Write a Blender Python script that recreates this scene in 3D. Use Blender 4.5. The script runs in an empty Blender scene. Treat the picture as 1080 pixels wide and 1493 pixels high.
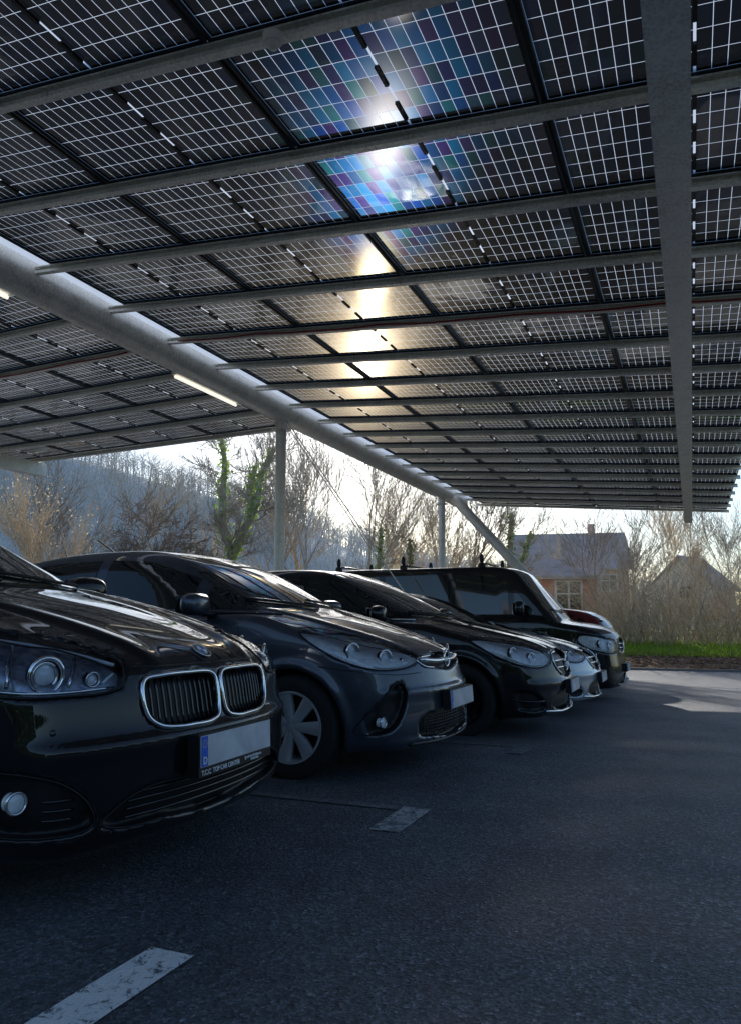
import bpy, math, random
import numpy as np
from mathutils import Vector, Matrix
from mathutils.bvhtree import BVHTree
from mathutils.geometry import delaunay_2d_cdt
random.seed(7); rng = np.random.default_rng(7)
C = bpy.context.scene.collection
R = math.radians

# ---------------------------------------------------------------- materials
def nt(name):
    m = bpy.data.materials.new(name); m.use_nodes = True
    t = m.node_tree; t.nodes.clear()
    o = t.nodes.new('ShaderNodeOutputMaterial')
    return m, t, o
def col(c): return (c[0], c[1], c[2], 1)
def pbsdf(t, c=(.5,.5,.5), rough=.5, metal=0, coat=0, spec=.5, coat_r=.03):
    p = t.nodes.new('ShaderNodeBsdfPrincipled')
    p.inputs['Base Color'].default_value = col(c); p.inputs['Roughness'].default_value = rough
    p.inputs['Metallic'].default_value = metal; p.inputs['Coat Weight'].default_value = coat
    p.inputs['Coat Roughness'].default_value = coat_r; p.inputs['Specular IOR Level'].default_value = spec
    return p
def ramp(t, fac, stops):
    r = t.nodes.new('ShaderNodeValToRGB'); e = r.color_ramp.elements
    while len(e) < len(stops): e.new(.5)
    for i, (p, c) in enumerate(stops): e[i].position = p; e[i].color = col(c) if len(c) == 3 else c
    t.links.new(fac, r.inputs[0]); return r
def math_n(t, op, a, b=None, c=None):
    n = t.nodes.new('ShaderNodeMath'); n.operation = op
    for i, v in enumerate((a, b, c)):
        if v is None: continue
        if isinstance(v, (int, float)): n.inputs[i].default_value = v
        else: t.links.new(v, n.inputs[i])
    return n.outputs[0]
def noise(t, scale, detail=4, rough=.55, coord=None, dist=0):
    n = t.nodes.new('ShaderNodeTexNoise'); n.inputs['Scale'].default_value = scale
    n.inputs['Detail'].default_value = detail; n.inputs['Roughness'].default_value = rough; n.inputs['Distortion'].default_value = dist
    if coord is not None: t.links.new(coord, n.inputs['Vector'])
    return n
def objco(t): return t.nodes.new('ShaderNodeTexCoord').outputs['Object']
def bump(t, h, s, d, p):
    b = t.nodes.new('ShaderNodeBump'); b.inputs['Strength'].default_value = s; b.inputs['Distance'].default_value = d
    t.links.new(h, b.inputs['Height']); t.links.new(b.outputs[0], p.inputs['Normal']); return b
def simple(name, c, rough=.5, metal=0, coat=0, var=.15, vs=8, spec=.5, bmp=0, bs=60, emit=None):
    m, t, o = nt(name); p = pbsdf(t, c, rough, metal, coat, spec)
    co = objco(t); n = noise(t, vs, 5, .6, co)
    r = ramp(t, n.outputs['Fac'], [(.3, tuple(x*(1-var) for x in c)), (.7, tuple(min(1, x*(1+var)) for x in c))])
    t.links.new(r.outputs[0], p.inputs['Base Color'])
    if bmp:
        n2 = noise(t, bs, 3, .6, co); bump(t, n2.outputs['Fac'], bmp, .01, p)
    if emit:
        p.inputs['Emission Color'].default_value = col(emit[0]); p.inputs['Emission Strength'].default_value = emit[1]
    t.links.new(p.outputs[0], o.inputs[0]); return m
def paint(name, c, flake=0, rough=.5, metal=0, spec=.15):
    m, t, o = nt(name); p = pbsdf(t, c, rough, metal, 1, spec, .01)
    co = objco(t); n = noise(t, 3, 4, .6, co)
    rr = ramp(t, n.outputs['Fac'], [(.35, (.0,)*3), (.75, (.022,)*3)])
    t.links.new(rr.outputs[0], p.inputs['Coat Roughness'])
    if flake:
        v = t.nodes.new('ShaderNodeTexVoronoi'); v.inputs['Scale'].default_value = 900
        t.links.new(co, v.inputs['Vector'])
        r = ramp(t, v.outputs['Color'], [(.2, tuple(x*(1-flake) for x in c)), (.9, tuple(x*(1+flake) for x in c))])
        t.links.new(r.outputs[0], p.inputs['Base Color'])
    t.links.new(p.outputs[0], o.inputs[0]); return m
M = {}
M['black_paint'] = paint('black_paint', (.0020,.0025,.004))
M['grey_paint'] = paint('dark_grey_paint', (.075,.088,.115), .45, .40, .6, .5)
M['silver_paint'] = paint('silver_paint', (.60,.62,.65), .2, .3, .5, .5)
M['red_paint'] = paint('red_paint', (.14,.008,.009))
M['glass'] = simple('dark_glass', (.006,.010,.010), .02, 0, 1, .3, 3, .4)
M['trim'] = simple('black_trim', (.009,.009,.01), .45)
M['gloss_trim'] = simple('gloss_black', (.006,.006,.007), .12, 0, .8)
M['chrome'] = simple('chrome', (.92,.93,.95), .12, 1, 0, .03)
M['rim'] = simple('alloy', (.56,.58,.62), .36, .3, .3, .08)
M['black_rim'] = simple('black_alloy', (.015,.015,.017), .3, .4, .5)
M['reflector'] = simple('reflector', (.92,.96,1.0), .30, .15, 0, .30, 26)
M['reflector_dark'] = simple('reflector_dark', (.30,.34,.42), .25, .5, 0, .6, 26)
M['tyre'] = simple('tyre_rubber', (.018,.018,.019), .75, 0, 0, .3, 30, bmp=.3)
M['plate'] = simple('plate_white', (.70,.72,.75), .4, 0, .3, .22, 7)
M['blue'] = simple('eu_blue', (.01,.14,.75), .35, 0, .3, .05)
M['yellow'] = simple('star_yellow', (.8,.6,.02), .4)
M['white'] = simple('white_letter', (.9,.9,.9), .4)
M['emblue'] = simple('emblem_blue', (.03,.25,.65), .25, 0, .8)
M['taillight'] = simple('tail_red', (.5,.01,.01), .12, 0, .8)
M['led'] = simple('lamp_lens', (.9,.95,1), .06, 0, 1, .05)
def galv(name, base, metal=.2):
    m, t, o = nt(name); p = pbsdf(t, base, .42, metal)
    co = objco(t)
    v = t.nodes.new('ShaderNodeTexVoronoi'); v.inputs['Scale'].default_value = 45; t.links.new(co, v.inputs['Vector'])
    n = noise(t, 5, 6, .7, co)
    s = math_n(t, 'ADD', math_n(t, 'MULTIPLY', v.outputs['Distance'], .5), n.outputs['Fac'])
    r = ramp(t, s, [(.4, tuple(x*.62 for x in base)), (.62, base), (.9, tuple(min(1, x*1.25) for x in base))])
    t.links.new(r.outputs[0], p.inputs['Base Color'])
    r2 = ramp(t, n.outputs['Fac'], [(.35, (.3,)*3), (.7, (.55,)*3)]); t.links.new(r2.outputs[0], p.inputs['Roughness'])
    bump(t, n.outputs['Fac'], .15, .01, p)
    t.links.new(p.outputs[0], o.inputs[0]); return m
M['galv'] = galv('galvanised_steel', (.84,.80,.72))
M['galv_tube'] = galv('galvanised_tube', (.78,.75,.69))
def clear():
    m, t, o = nt('clear_cover')
    tr = t.nodes.new('ShaderNodeBsdfTransparent'); tr.inputs[0].default_value = (.97,.98,1,1)
    g = t.nodes.new('ShaderNodeBsdfGlossy'); g.inputs['Roughness'].default_value = .015
    f = t.nodes.new('ShaderNodeFresnel'); f.inputs[0].default_value = 1.4
    mx = t.nodes.new('ShaderNodeMixShader'); t.links.new(f.outputs[0], mx.inputs[0]); t.links.new(tr.outputs[0], mx.inputs[1]); t.links.new(g.outputs[0], mx.inputs[2])
    t.links.new(mx.outputs[0], o.inputs[0]); return m
M['clear'] = clear()

# ---------------------------------------------------------------- mesh helpers
class MB:
    def __init__(s): s.v = []; s.f = []; s.m = []
    def add(s, vs, fs, mi=0):
        b = len(s.v); s.v += [tuple(p) for p in vs]; s.f += [tuple(b+i for i in f) for f in fs]; s.m += [mi]*len(fs); return s
    def box(s, a, b, mi=0, mat=None):
        vs = [Vector((x, y, z)) for x in (a[0], b[0]) for y in (a[1], b[1]) for z in (a[2], b[2])]
        if mat: vs = [mat @ v for v in vs]
        return s.add(vs, [(0,1,3,2),(4,6,7,5),(0,4,5,1),(2,3,7,6),(0,2,6,4),(1,5,7,3)], mi)
    def tube(s, pts, rs, n=8, closed=False, mi=0, cap=True):
        pts = [Vector(p) for p in pts]; k = len(pts)
        if isinstance(rs, (int, float)): rs = [rs]*k
        vs = []; up = None
        for i, p in enumerate(pts):
            if closed: d = pts[(i+1) % k]-pts[i-1]
            else: d = pts[min(i+1, k-1)]-pts[max(i-1, 0)]
            if d.length < 1e-9: d = Vector((0,0,1))
            d.normalize()
            if up is None: up = d.orthogonal().normalized()
            up = (up-d*up.dot(d));
            if up.length < 1e-6: up = d.orthogonal()
            up.normalize(); q = d.cross(up)
            for j in range(n):
                a = 2*math.pi*j/n; vs.append(p+(up*math.cos(a)+q*math.sin(a))*rs[i])
        fs = []
        for i in range(k if closed else k-1):
            for j in range(n):
                i2 = (i+1) % k
                fs.append((i*n+j, i*n+(j+1) % n, i2*n+(j+1) % n, i2*n+j))
        if not closed and cap: fs += [tuple(range(n))[::-1], tuple((k-1)*n+j for j in range(n))]
        return s.add(vs, fs, mi)
    def lathe(s, prof, n=40, axis='y', closed=True, mi=0):
        vs = []; k = len(prof)
        for j in range(n):
            a = 2*math.pi*j/n; c, q = math.cos(a), math.sin(a)
            for r, h in prof: vs.append((r*c, h, r*q) if axis == 'y' else ((h, r*c, r*q) if axis == 'x' else (r*c, r*q, h)))
        fs = []
        for j in range(n):
            for i in range(k if closed else k-1):
                a, b = j*k+i, j*k+(i+1) % k; c, d = ((j+1) % n)*k+(i+1) % k, ((j+1) % n)*k+i
                fs.append((a, b, c, d) if axis != 'y' else (d, c, b, a))
        return s.add(vs, fs, mi)
    def build(s, name, mats, parent=None, smooth=False, loc=None, auto=None):
        me = bpy.data.meshes.new(name); me.from_pydata(s.v, [], s.f)
        for m in (mats if isinstance(mats, (list, tuple)) else [mats]): me.materials.append(m)
        me.polygons.foreach_set('material_index', s.m)
        if smooth or auto: me.polygons.foreach_set('use_smooth', [True]*len(s.f))
        me.validate(); me.update()
        if auto:
            try: me.set_sharp_from_angle(angle=R(auto))
            except Exception: pass
        o = bpy.data.objects.new(name, me); C.objects.link(o)
        if parent: o.parent = parent
        if loc: o.location = loc
        return o
def empty(name, loc=(0,0,0), rz=0, parent=None):
    o = bpy.data.objects.new(name, None); C.objects.link(o); o.location = loc; o.rotation_euler = (0,0,rz); o.empty_display_size = .1
    if parent: o.parent = parent
    return o
def tag(o, label, cat, group=None, kind=None):
    if label: o['label'] = label
    if cat: o['category'] = cat
    if group: o['group'] = group
    if kind: o['kind'] = kind
    return o

# ---------------------------------------------------------------- ground height
def gz(x, y):
    if y < 4: return 0
    if y < 6: return -.0075*(y-4)**2
    if y < 20: return -.03-.03*(y-6)
    return -.45
def terr(x, y):
    z = gz(x, y)-.03
    if y > 23.4: z += min(.62, (y-23.4)*.10)
    return z

# ---------------------------------------------------------------- sdf car bodies
def cr(pts, closed=True, n=10):
    P = [np.array(p, float) for p in pts]; k = len(P); out = []
    rngk = range(k) if closed else range(k-1)
    for i in rngk:
        p0 = P[(i-1) % k] if closed or i > 0 else 2*P[0]-P[1]
        p1 = P[i]; p2 = P[(i+1) % k]
        p3 = P[(i+2) % k] if closed or i+2 < k else 2*P[-1]-P[-2]
        t0 = 0; t1 = t0+max(1e-4, np.linalg.norm(p1-p0))**.5; t2 = t1+max(1e-4, np.linalg.norm(p2-p1))**.5; t3 = t2+max(1e-4, np.linalg.norm(p3-p2))**.5
        for j in range(n):
            t = t1+(t2-t1)*j/n
            A1 = (t1-t)/(t1-t0)*p0+(t-t0)/(t1-t0)*p1; A2 = (t2-t)/(t2-t1)*p1+(t-t1)/(t2-t1)*p2; A3 = (t3-t)/(t3-t2)*p2+(t-t2)/(t3-t2)*p3
            B1 = (t2-t)/(t2-t0)*A1+(t-t0)/(t2-t0)*A2; B2 = (t3-t)/(t3-t1)*A2+(t-t1)/(t3-t1)*A3
            out.append(tuple((t2-t)/(t2-t1)*B1+(t-t1)/(t2-t1)*B2))
    if not closed: out.append(tuple(P[-1]))
    return out
def poly_sdf(px, py, poly):
    d2 = np.full(px.shape, 1e9); ins = np.zeros(px.shape, bool); n = len(poly)
    for i in range(n):
        a = poly[i]; b = poly[(i+1) % n]; ex, ey = b[0]-a[0], b[1]-a[1]; wx = px-a[0]; wy = py-a[1]
        t = np.clip((wx*ex+wy*ey)/(ex*ex+ey*ey+1e-12), 0, 1)
        d2 = np.minimum(d2, (wx-ex*t)**2+(wy-ey*t)**2)
        if abs(ey) > 1e-12:
            c = (a[1] > py) != (b[1] > py); ins ^= c & (px < ex*wy/ey+a[0])
    return np.sqrt(d2)*np.where(ins, -1, 1)
class S2:
    def __init__(s, poly, x0, x1, y0, y1, h=.012):
        s.x0, s.y0, s.h = x0, y0, h; s.nx = int((x1-x0)/h)+2; s.ny = int((y1-y0)/h)+2
        gx, gy = np.meshgrid(x0+h*np.arange(s.nx), y0+h*np.arange(s.ny), indexing='ij')
        s.d = poly_sdf(gx, gy, poly).astype(np.float32)
    def __call__(s, x, y):
        fx = np.clip((x-s.x0)/s.h, 0, s.nx-1.001); fy = np.clip((y-s.y0)/s.h, 0, s.ny-1.001)
        i = fx.astype(np.int32); j = fy.astype(np.int32); fx = fx-i; fy = fy-j; d = s.d
        return (d[i, j]*(1-fx)+d[i+1, j]*fx)*(1-fy)+(d[i, j+1]*(1-fx)+d[i+1, j+1]*fx)*fy
def smax(a, b, k):
    h = np.maximum(k-np.abs(a-b), 0)/k
    return np.maximum(a, b)+h*h*k*.25
def smin(a, b, k): return -smax(-a, -b, k)
def surface_nets(d, org, h):
    s = d < 0; nx, ny, nz = d.shape
    cnt = np.zeros((nx-1, ny-1, nz-1), np.int8)
    for a in (0,1):
        for b in (0,1):
            for c in (0,1): cnt += s[a:nx-1+a, b:ny-1+b, c:nz-1+c]
    act = (cnt > 0) & (cnt < 8); idx = np.argwhere(act); I, J, K = idx.T
    imap = np.full(act.shape, -1, np.int32); imap[I, J, K] = np.arange(len(I))
    acc = np.zeros((len(I), 3)); num = np.zeros(len(I))
    cs = [(a, b, c) for a in (0,1) for b in (0,1) for c in (0,1)]
    for p in cs:
        for ax in range(3):
            if p[ax]: continue
            q = list(p); q[ax] = 1
            da = d[I+p[0], J+p[1], K+p[2]]; db = d[I+q[0], J+q[1], K+q[2]]
            m = (da < 0) != (db < 0); t = np.where(m, da/(da-db+1e-12*(~m)+1e-20), 0)
            pos = np.array(p, float)[None, :].repeat(len(I), 0); pos[:, ax] += t
            acc[m] += pos[m]; num[m] += 1
    V = (idx+acc/num[:, None])*h+np.array(org)
    Q = []
    for ax in range(3):
        o1, o2 = (ax+1) % 3, (ax+2) % 3
        sl0 = [slice(None)]*3; sl1 = [slice(None)]*3; sl0[ax] = slice(0, -1); sl1[ax] = slice(1, None)
        a = s[tuple(sl0)]; b = s[tuple(sl1)]
        e = np.argwhere(a != b); ok = (e[:, o1] > 0) & (e[:, o2] > 0) & (e[:, o1] < d.shape[o1]-1) & (e[:, o2] < d.shape[o2]-1); e = e[ok]
        fl = a[e[:, 0], e[:, 1], e[:, 2]]
        qs = []
        for (u, w) in ((-1,-1),(0,-1),(0,0),(-1,0)):
            c = e.copy(); c[:, o1] += u; c[:, o2] += w; qs.append(imap[c[:, 0], c[:, 1], c[:, 2]])
        q = np.stack(qs, 1); q[~fl] = q[~fl][:, ::-1]; Q.append(q)
    return V, np.concatenate(Q)
def frame(sg, phi):
    c, s_ = math.cos(R(phi)), math.sin(R(phi))
    return Vector((c, sg*s_, 0)), Vector((-s_, sg*c, 0))
class Body:
    def __init__(b, sp, res):
        b.sp = sp; L, hw, H = sp['L'], sp['hw'], sp['H']
        xr = (-L-.3, .5)
        b.low = S2(cr(sp['low']), xr[0], xr[1], -.1, H+.3); b.up = S2(cr(sp['up']), xr[0], xr[1], -.1, H+.3)
        pl = [(.25,-1),(.25,.2),(.16,.45),(.02,.62),(-.12,hw-.13),(-.30,hw-.055),(-.62,hw-.012),(-1.3,hw),(-2.2,hw),(-L+.9,hw-.01),(-L+.35,hw-.07),(-L+.1,hw-.2),(-L,.3),(-L,-1)]
        b.plan = S2(cr(pl[1:-1], False)+[(-L,-1),(.25,-1)], xr[0], xr[1], -.2, 1.7)
        zz = np.linspace(0, 2.4, 481); tk = np.interp(zz, sp.get('tz', [.15,.22,.34,.52,.80,.95,1.1,1.5]), sp.get('tv', [.10,.055,.02,.0,.006,.03,.06,.2]))
        ker = np.exp(-np.linspace(-2, 2, 25)**2); ker /= ker.sum(); b.tk = np.convolve(np.pad(tk, 12, 'edge'), ker, 'valid'); b.zz = zz
        b.carve = [(frame(1, ph)[0], frame(1, ph)[1], S2(cr(ol, True, 5), -.3, 1.9, .1, 1.5, .01), dp, dm) for ph, ol, dp, dm in sp.get('carve', [])]
        V, Q = b.mesh(.032, False); b.bvh = BVHTree.FromPolygons(V.tolist(), Q.tolist())
        b.V, b.Q = b.mesh(res, True)
    def f(b, X, Y, Z, carved=True):
        sp = b.sp; hw = sp['hw']; ay = np.abs(Y)
        fade = np.clip(1+X/1.4, 0, 1); fade = fade*fade*(3-2*fade)
        Xl = X+sp.get('bow', .2)*(ay/hw)**2.3*fade
        Zl = Z+sp.get('crown', .06)*ay*ay*np.clip((Z-.7)*5, 0, 1)
        dl = b.low(Xl, Zl)
        if 'ridge' in sp:
            for (x0, y0, x1, y1, hh, ww) in sp['ridge']:
                yr = y0+(y1-y0)*(X-x0)/(x1-x0); t = (ay-yr)/ww
                g = np.where(t > 0, np.exp(-t*t*2.5), np.exp(-t*t*.30))*np.clip((Z-.72)*6, 0, 1)*np.clip((X-x1)*6+1, 0, 1)
                dl = dl-hh*g
        for (z0, hh, ww) in sp.get('fband', []):   # horizontal bumper creases on the nose
            t = (Z-z0)/ww; dl = dl-hh*np.where(t > 0, np.exp(-t*t*3), np.exp(-t*t*.4))*np.clip((X+.9)*2, 0, 1)
        tk = np.interp(Z, b.zz, b.tk)
        dp = b.plan(X, ay+tk)
        for (x0, z0, x1, z1, hh, ww) in sp.get('crease', []):
            zr_ = z0+(z1-z0)*(X-x0)/(x1-x0); t = (Z-zr_)/ww
            dp = dp-hh*np.where(t > 0, np.exp(-t*t*3), np.exp(-t*t*.35))*np.clip((x0-X)*4, 0, 1)*np.clip((X-x1)*4, 0, 1)
        d = smax(dl, dp, sp.get('k', .10))
        xm = sp.get('xm', -2.4); ff = np.clip((X-xm)/.9, -1, 1)
        du = b.up(X+sp.get('wc', .26)*ay*ay*ff, Z+.05*ay*ay)
        zb, wb, tum = sp['belt']
        dw = (ay-(wb-tum*(Z-zb)-.06*np.clip((X-xm)/1.2, 0, 1)**2))*.94
        d = smin(d, smax(du, dw, sp.get('ku', .15)), .035)
        ra = sp['ra']
        for cx in sp['axles']:
            r = np.hypot(X-cx, Z-sp['rw'])
            d = d-.016*np.exp(-((r-ra-.02)/.035)**2)*np.clip((ay-.5)*6, 0, 1)*np.clip((1.0-Z)*6, 0, 1)
        base = d
        for cx in sp['axles']:
            r = np.hypot(X-cx, Z-sp['rw']); d = smax(d, -np.maximum(r-ra, (hw-.30)-ay), .012)
        if carved:
            for D, U, S, dp_, dm in b.carve:
                u = X*U.x+ay*U.y
                r = np.maximum(np.maximum(S(u, Z), -(base+dp_)), dm-(X*D.x+ay*D.y))
                d = np.maximum(d, -r)
        return d
    def mesh(b, h, carved):
        sp = b.sp; org = (-sp['L']-.07, -sp['hw']-.09, .08)
        nx = int((sp['L']+.17)/h)+1; ny = int((2*sp['hw']+.18)/h)+2; nz = int((sp['H']+.03)/h)+1
        X = org[0]+h*np.arange(nx)[:, None, None]; Y = org[1]+h*np.arange(ny)[None, :, None]; Z = org[2]+h*np.arange(nz)[None, None, :]
        X, Y, Z = np.broadcast_arrays(X, Y, Z)
        d = b.f(X, Y, Z, carved); V, Q = surface_nets(d, org, h)
        for it in range(2):
            e = h*.25; x, y, z = V.T
            d0 = b.f(x, y, z, carved)
            g = np.stack([b.f(x+e, y, z, carved)-d0, b.f(x, y+e, z, carved)-d0, b.f(x, y, z+e, carved)-d0], 1)/e
            g2 = (g*g).sum(1)+.05; st = np.clip(d0/g2, -h*.5, h*.5); V = V-g*st[:, None]
        return V, Q
    def obj(b, root, mats):
        x, y, z = b.V[b.Q].mean(1).T; base = b.f(x, y, z, False)
        ra = b.sp['ra']; mi = np.zeros(len(b.Q), int)
        for cx in b.sp['axles']:
            r = np.hypot(x-cx, z-b.sp['rw']); mi[(r < ra+.004) & (np.abs(y) < b.sp['hw']-.012)] = 1
        mi[np.abs(base) > .012] = 1
        mi[z < .13] = 1
        m = MB(); m.v = b.V.tolist(); m.f = b.Q.tolist(); m.m = mi.tolist()
        return m.build('body', mats, root, smooth=True)
    def ray(b, fr, u, v, off=0):
        D, U = fr
        if D.z > .5: o = Vector((0,0,3))+U*u+Vector((0,1,0))*v
        else: o = U*u+Vector((0,0,v))+D*6
        h = b.bvh.ray_cast(o, -D)
        if h[0] is None: return None, None
        n = h[1].normalized()
        if n.dot(D) < 0: n = -n
        return h[0]+n*off, n
    def patch(b, name, fr, ol, mat, root, off=.004, step=.04, skirt=.02, smooth_n=4, rnd=True):
        P = cr(ol, True, smooth_n) if rnd else ol
        Q = []
        for i in range(len(P)):
            a = Vector(P[i]); c = Vector(P[(i+1) % len(P)]); k = max(1, int((c-a).length/step))
            for j in range(k): Q.append(a+(c-a)*j/k)
        nb = len(Q); us = [q.x for q in Q]; vs = [q.y for q in Q]
        gx, gy = np.meshgrid(np.arange(min(us)+step*.5, max(us), step), np.arange(min(vs)+step*.5, max(vs), step))
        dd = poly_sdf(gx, gy, [(q.x, q.y) for q in Q]); pts = list(Q)+[Vector((float(a), float(c))) for a, c in zip(gx[dd < -step*.35], gy[dd < -step*.35])]
        r = delaunay_2d_cdt(pts, [(i, (i+1) % nb) for i in range(nb)], [], 1, 1e-6)
        vv, fs = r[0], r[2]
        V3 = [b.ray(fr, p.x, p.y, off) for p in vv]
        ok = [p[0] is not None for p in V3]
        m = MB(); remap = {}
        for i, p in enumerate(V3):
            if ok[i]: remap[i] = len(m.v); m.v.append(tuple(p[0]))
        D = fr[0]; cnt = {}
        for f in fs:
            if not all(ok[i] for i in f): continue
            f = list(f); a, c, e = [Vector(m.v[remap[i]]) for i in f[:3]]
            if max((a-c).length, (a-e).length, (c-e).length) > step*9: continue
            if (c-a).cross(e-a).dot(D) < 0: f.reverse()
            m.f.append(tuple(remap[i] for i in f)); m.m.append(0)
            for k in range(len(f)):
                ed = (remap[f[k]], remap[f[(k+1) % len(f)]]); cnt[ed] = 1
        if skirt:
            nrm = {remap[i]: V3[i][1] for i in remap}
            for (i, j) in list(cnt):
                if (j, i) in cnt: continue
                a, c = Vector(m.v[i]), Vector(m.v[j])
                m.add([a, c, c-nrm[j]*skirt, a-nrm[i]*skirt], [(1,0,3,2)])
        return m.build(name, mat, root, smooth=True)
    def line(b, fr, pts, off=0, closed=False, n=6, rnd=True, step=.03):
        P = cr(pts, closed, n) if rnd else pts
        Q = []
        K = len(P) if closed else len(P)-1
        for i in range(K):
            a = Vector(P[i]); c = Vector(P[(i+1) % len(P)]); k = max(1, int((c-a).length/step))
            for j in range(k): Q.append(a+(c-a)*j/k)
        if not closed: Q.append(Vector(P[-1]))
        out = [b.ray(fr, q.x, q.y, off)[0] for q in Q]
        return [p for p in out if p is not None]

FRONT = lambda s: frame(s, 0)
SIDE = lambda s: frame(s, 90)
def torus(m, c, ax, Rr, r, n=28, k=8, mi=0):
    ax = Vector(ax).normalized(); u = ax.orthogonal().normalized(); w = ax.cross(u)
    m.tube([Vector(c)+(u*math.cos(2*math.pi*i/n)+w*math.sin(2*math.pi*i/n))*Rr for i in range(n)], r, k, True, mi)
def disc(m, c, ax, r, th=.01, n=28, dome=0, mi=0):
    ax = Vector(ax).normalized(); u = ax.orthogonal().normalized(); w = ax.cross(u); c = Vector(c); vs = []; fs = []
    rings = [(1, -th), (1, 0), (.85, dome*.35), (.6, dome*.7), (.3, dome*.93)]
    for q, h in rings:
        for i in range(n):
            a = 2*math.pi*i/n; vs.append(c+(u*math.cos(a)+w*math.sin(a))*r*q+ax*h)
    vs.append(c+ax*dome)
    for k in range(len(rings)-1):
        for i in range(n): fs.append((k*n+i, k*n+(i+1) % n, (k+1)*n+(i+1) % n, (k+1)*n+i))
    for i in range(n): fs.append(((len(rings)-1)*n+i, (len(rings)-1)*n+(i+1) % n, len(vs)-1))
    m.add(vs, fs, mi)
def blob(m, c, r, n=16, k=10, p=2.0, rot=None):
    vs = []; fs = []; rot = rot or Matrix()
    sg = lambda x, e: math.copysign(abs(x)**e, x); e = 2/p
    for i in range(k+1):
        ph = -math.pi/2+math.pi*i/k
        for j in range(n):
            th = 2*math.pi*j/n
            v = Vector((r[0]*sg(math.cos(ph), e)*sg(math.cos(th), e), r[1]*sg(math.cos(ph), e)*sg(math.sin(th), e), r[2]*sg(math.sin(ph), e)))
            vs.append(Vector(c)+(rot @ v.to_4d()).to_3d())
    for i in range(k):
        for j in range(n): fs.append((i*n+j, i*n+(j+1) % n, (i+1)*n+(j+1) % n, (i+1)*n+j))
    m.add(vs, fs)
def text(body, size, mat, parent, loc, rot, name='lettering', extrude=.0008, align='LEFT', bold=.0):
    cu = bpy.data.curves.new(name, 'FONT'); cu.body = body; cu.size = size; cu.extrude = extrude; cu.align_x = align; cu.offset = bold
    o = bpy.data.objects.new(name, cu); C.objects.link(o)
    bpy.context.view_layer.update()
    me = bpy.data.meshes.new_from_object(o.evaluated_get(bpy.context.evaluated_depsgraph_get())); bpy.data.objects.remove(o)
    me.materials.clear(); me.materials.append(mat)
    q = bpy.data.objects.new(name, me); C.objects.link(q); q.parent = parent; q.location = loc; q.rotation_euler = rot; return q

def wheel(root, cx, y, r, style, side, width=.205):
    w = empty('wheel', (cx, y, r), 0 if side < 0 else math.pi, root)   # outer face towards local -y
    rr = r*.68; hw = width/2
    t = MB().lathe([(rr, -hw*.86),(rr+.02, -hw*.97),(r*.86, -hw),(r*.95, -hw*.92),(r*.99, -hw*.75),(r, -hw*.45),(r-.006, -hw*.42),(r-.006, -hw*.36),(r, -hw*.33),(r, -.012),(r-.007, -.01),(r-.007, .01),(r, .012),(r, hw*.33),(r-.006, hw*.36),(r-.006, hw*.42),(r, hw*.45),(r*.99, hw*.75),(r*.95, hw*.92),(r*.86, hw),(rr+.02, hw*.97),(rr, hw*.86)], 56)
    for j in range(56):
        a = 2*math.pi*j/56
        for sy in (-1, 1):
            t.box((r-.004, sy*hw*.5-.02, -.006), (r+.0015, sy*hw*.5+.02, .006), 0, Matrix.Rotation(a, 4, 'Y'))
    t.build('tyre', M['tyre'], w, auto=35)
    m = MB(); rm = M['rim'] if style != 'black' else M['black_rim']
    m.lathe([(rr+.006, -hw*.9),(rr+.004, -hw*.96),(rr-.008, -hw*.95),(rr-.02, -hw*.6),(rr-.03, hw*.7),(rr, hw*.85)], 56, closed=False)
    ns, tw = {'star': (7, 0), 'black': (5, 1), 'multi': (10, 0)}[style]
    for i in range(ns):
        for q in ((-1, 1) if tw else (0,)):
            a = 2*math.pi*i/ns+q*.13
            mt = Matrix.Rotation(a, 4, 'Y'); w0, w1 = (.014, .012)
            if style == 'star': w0, w1 = .024, .044
            y0, y1 = -hw*.60, -hw*.84
            vs = []
            for (x, ww, yy, th) in ((.03, w0, y0-.012, .03), (rr*.55, (w0+w1)/2, y0-.010, .03), (rr-.012, w1, y1, .028)):
                vs += [mt @ Vector((x, yy, -ww)), mt @ Vector((x, yy-.007, -ww*.55)), mt @ Vector((x, yy-.007, ww*.55)), mt @ Vector((x, yy, ww)), mt @ Vector((x, yy+th, ww)), mt @ Vector((x, yy+th, -ww))]
            fs = []
            for k in range(2):
                for j in range(6): fs.append((k*6+j, k*6+(j+1) % 6, (k+1)*6+(j+1) % 6, (k+1)*6+j))
            m.add(vs, fs)
    m.build('rim', rm, w, auto=35)
    h = MB(); disc(h, (0, -hw*.60-.014, 0), (0,-1,0), .036, .03, 20, .006)
    for i in range(5):
        a = 2*math.pi*i/5+.3; disc(h, (.052*math.cos(a), -hw*.60-.006, .052*math.sin(a)), (0,-1,0), .009, .01, 8, .002)
    h.build('hub_cap', rm, w, auto=35)
    d = MB(); disc(d, (0, .0, 0), (0,-1,0), rr-.05, .02, 32, .003); d.build('brake_disc', M['trim'], w, auto=30)
    return w

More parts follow.
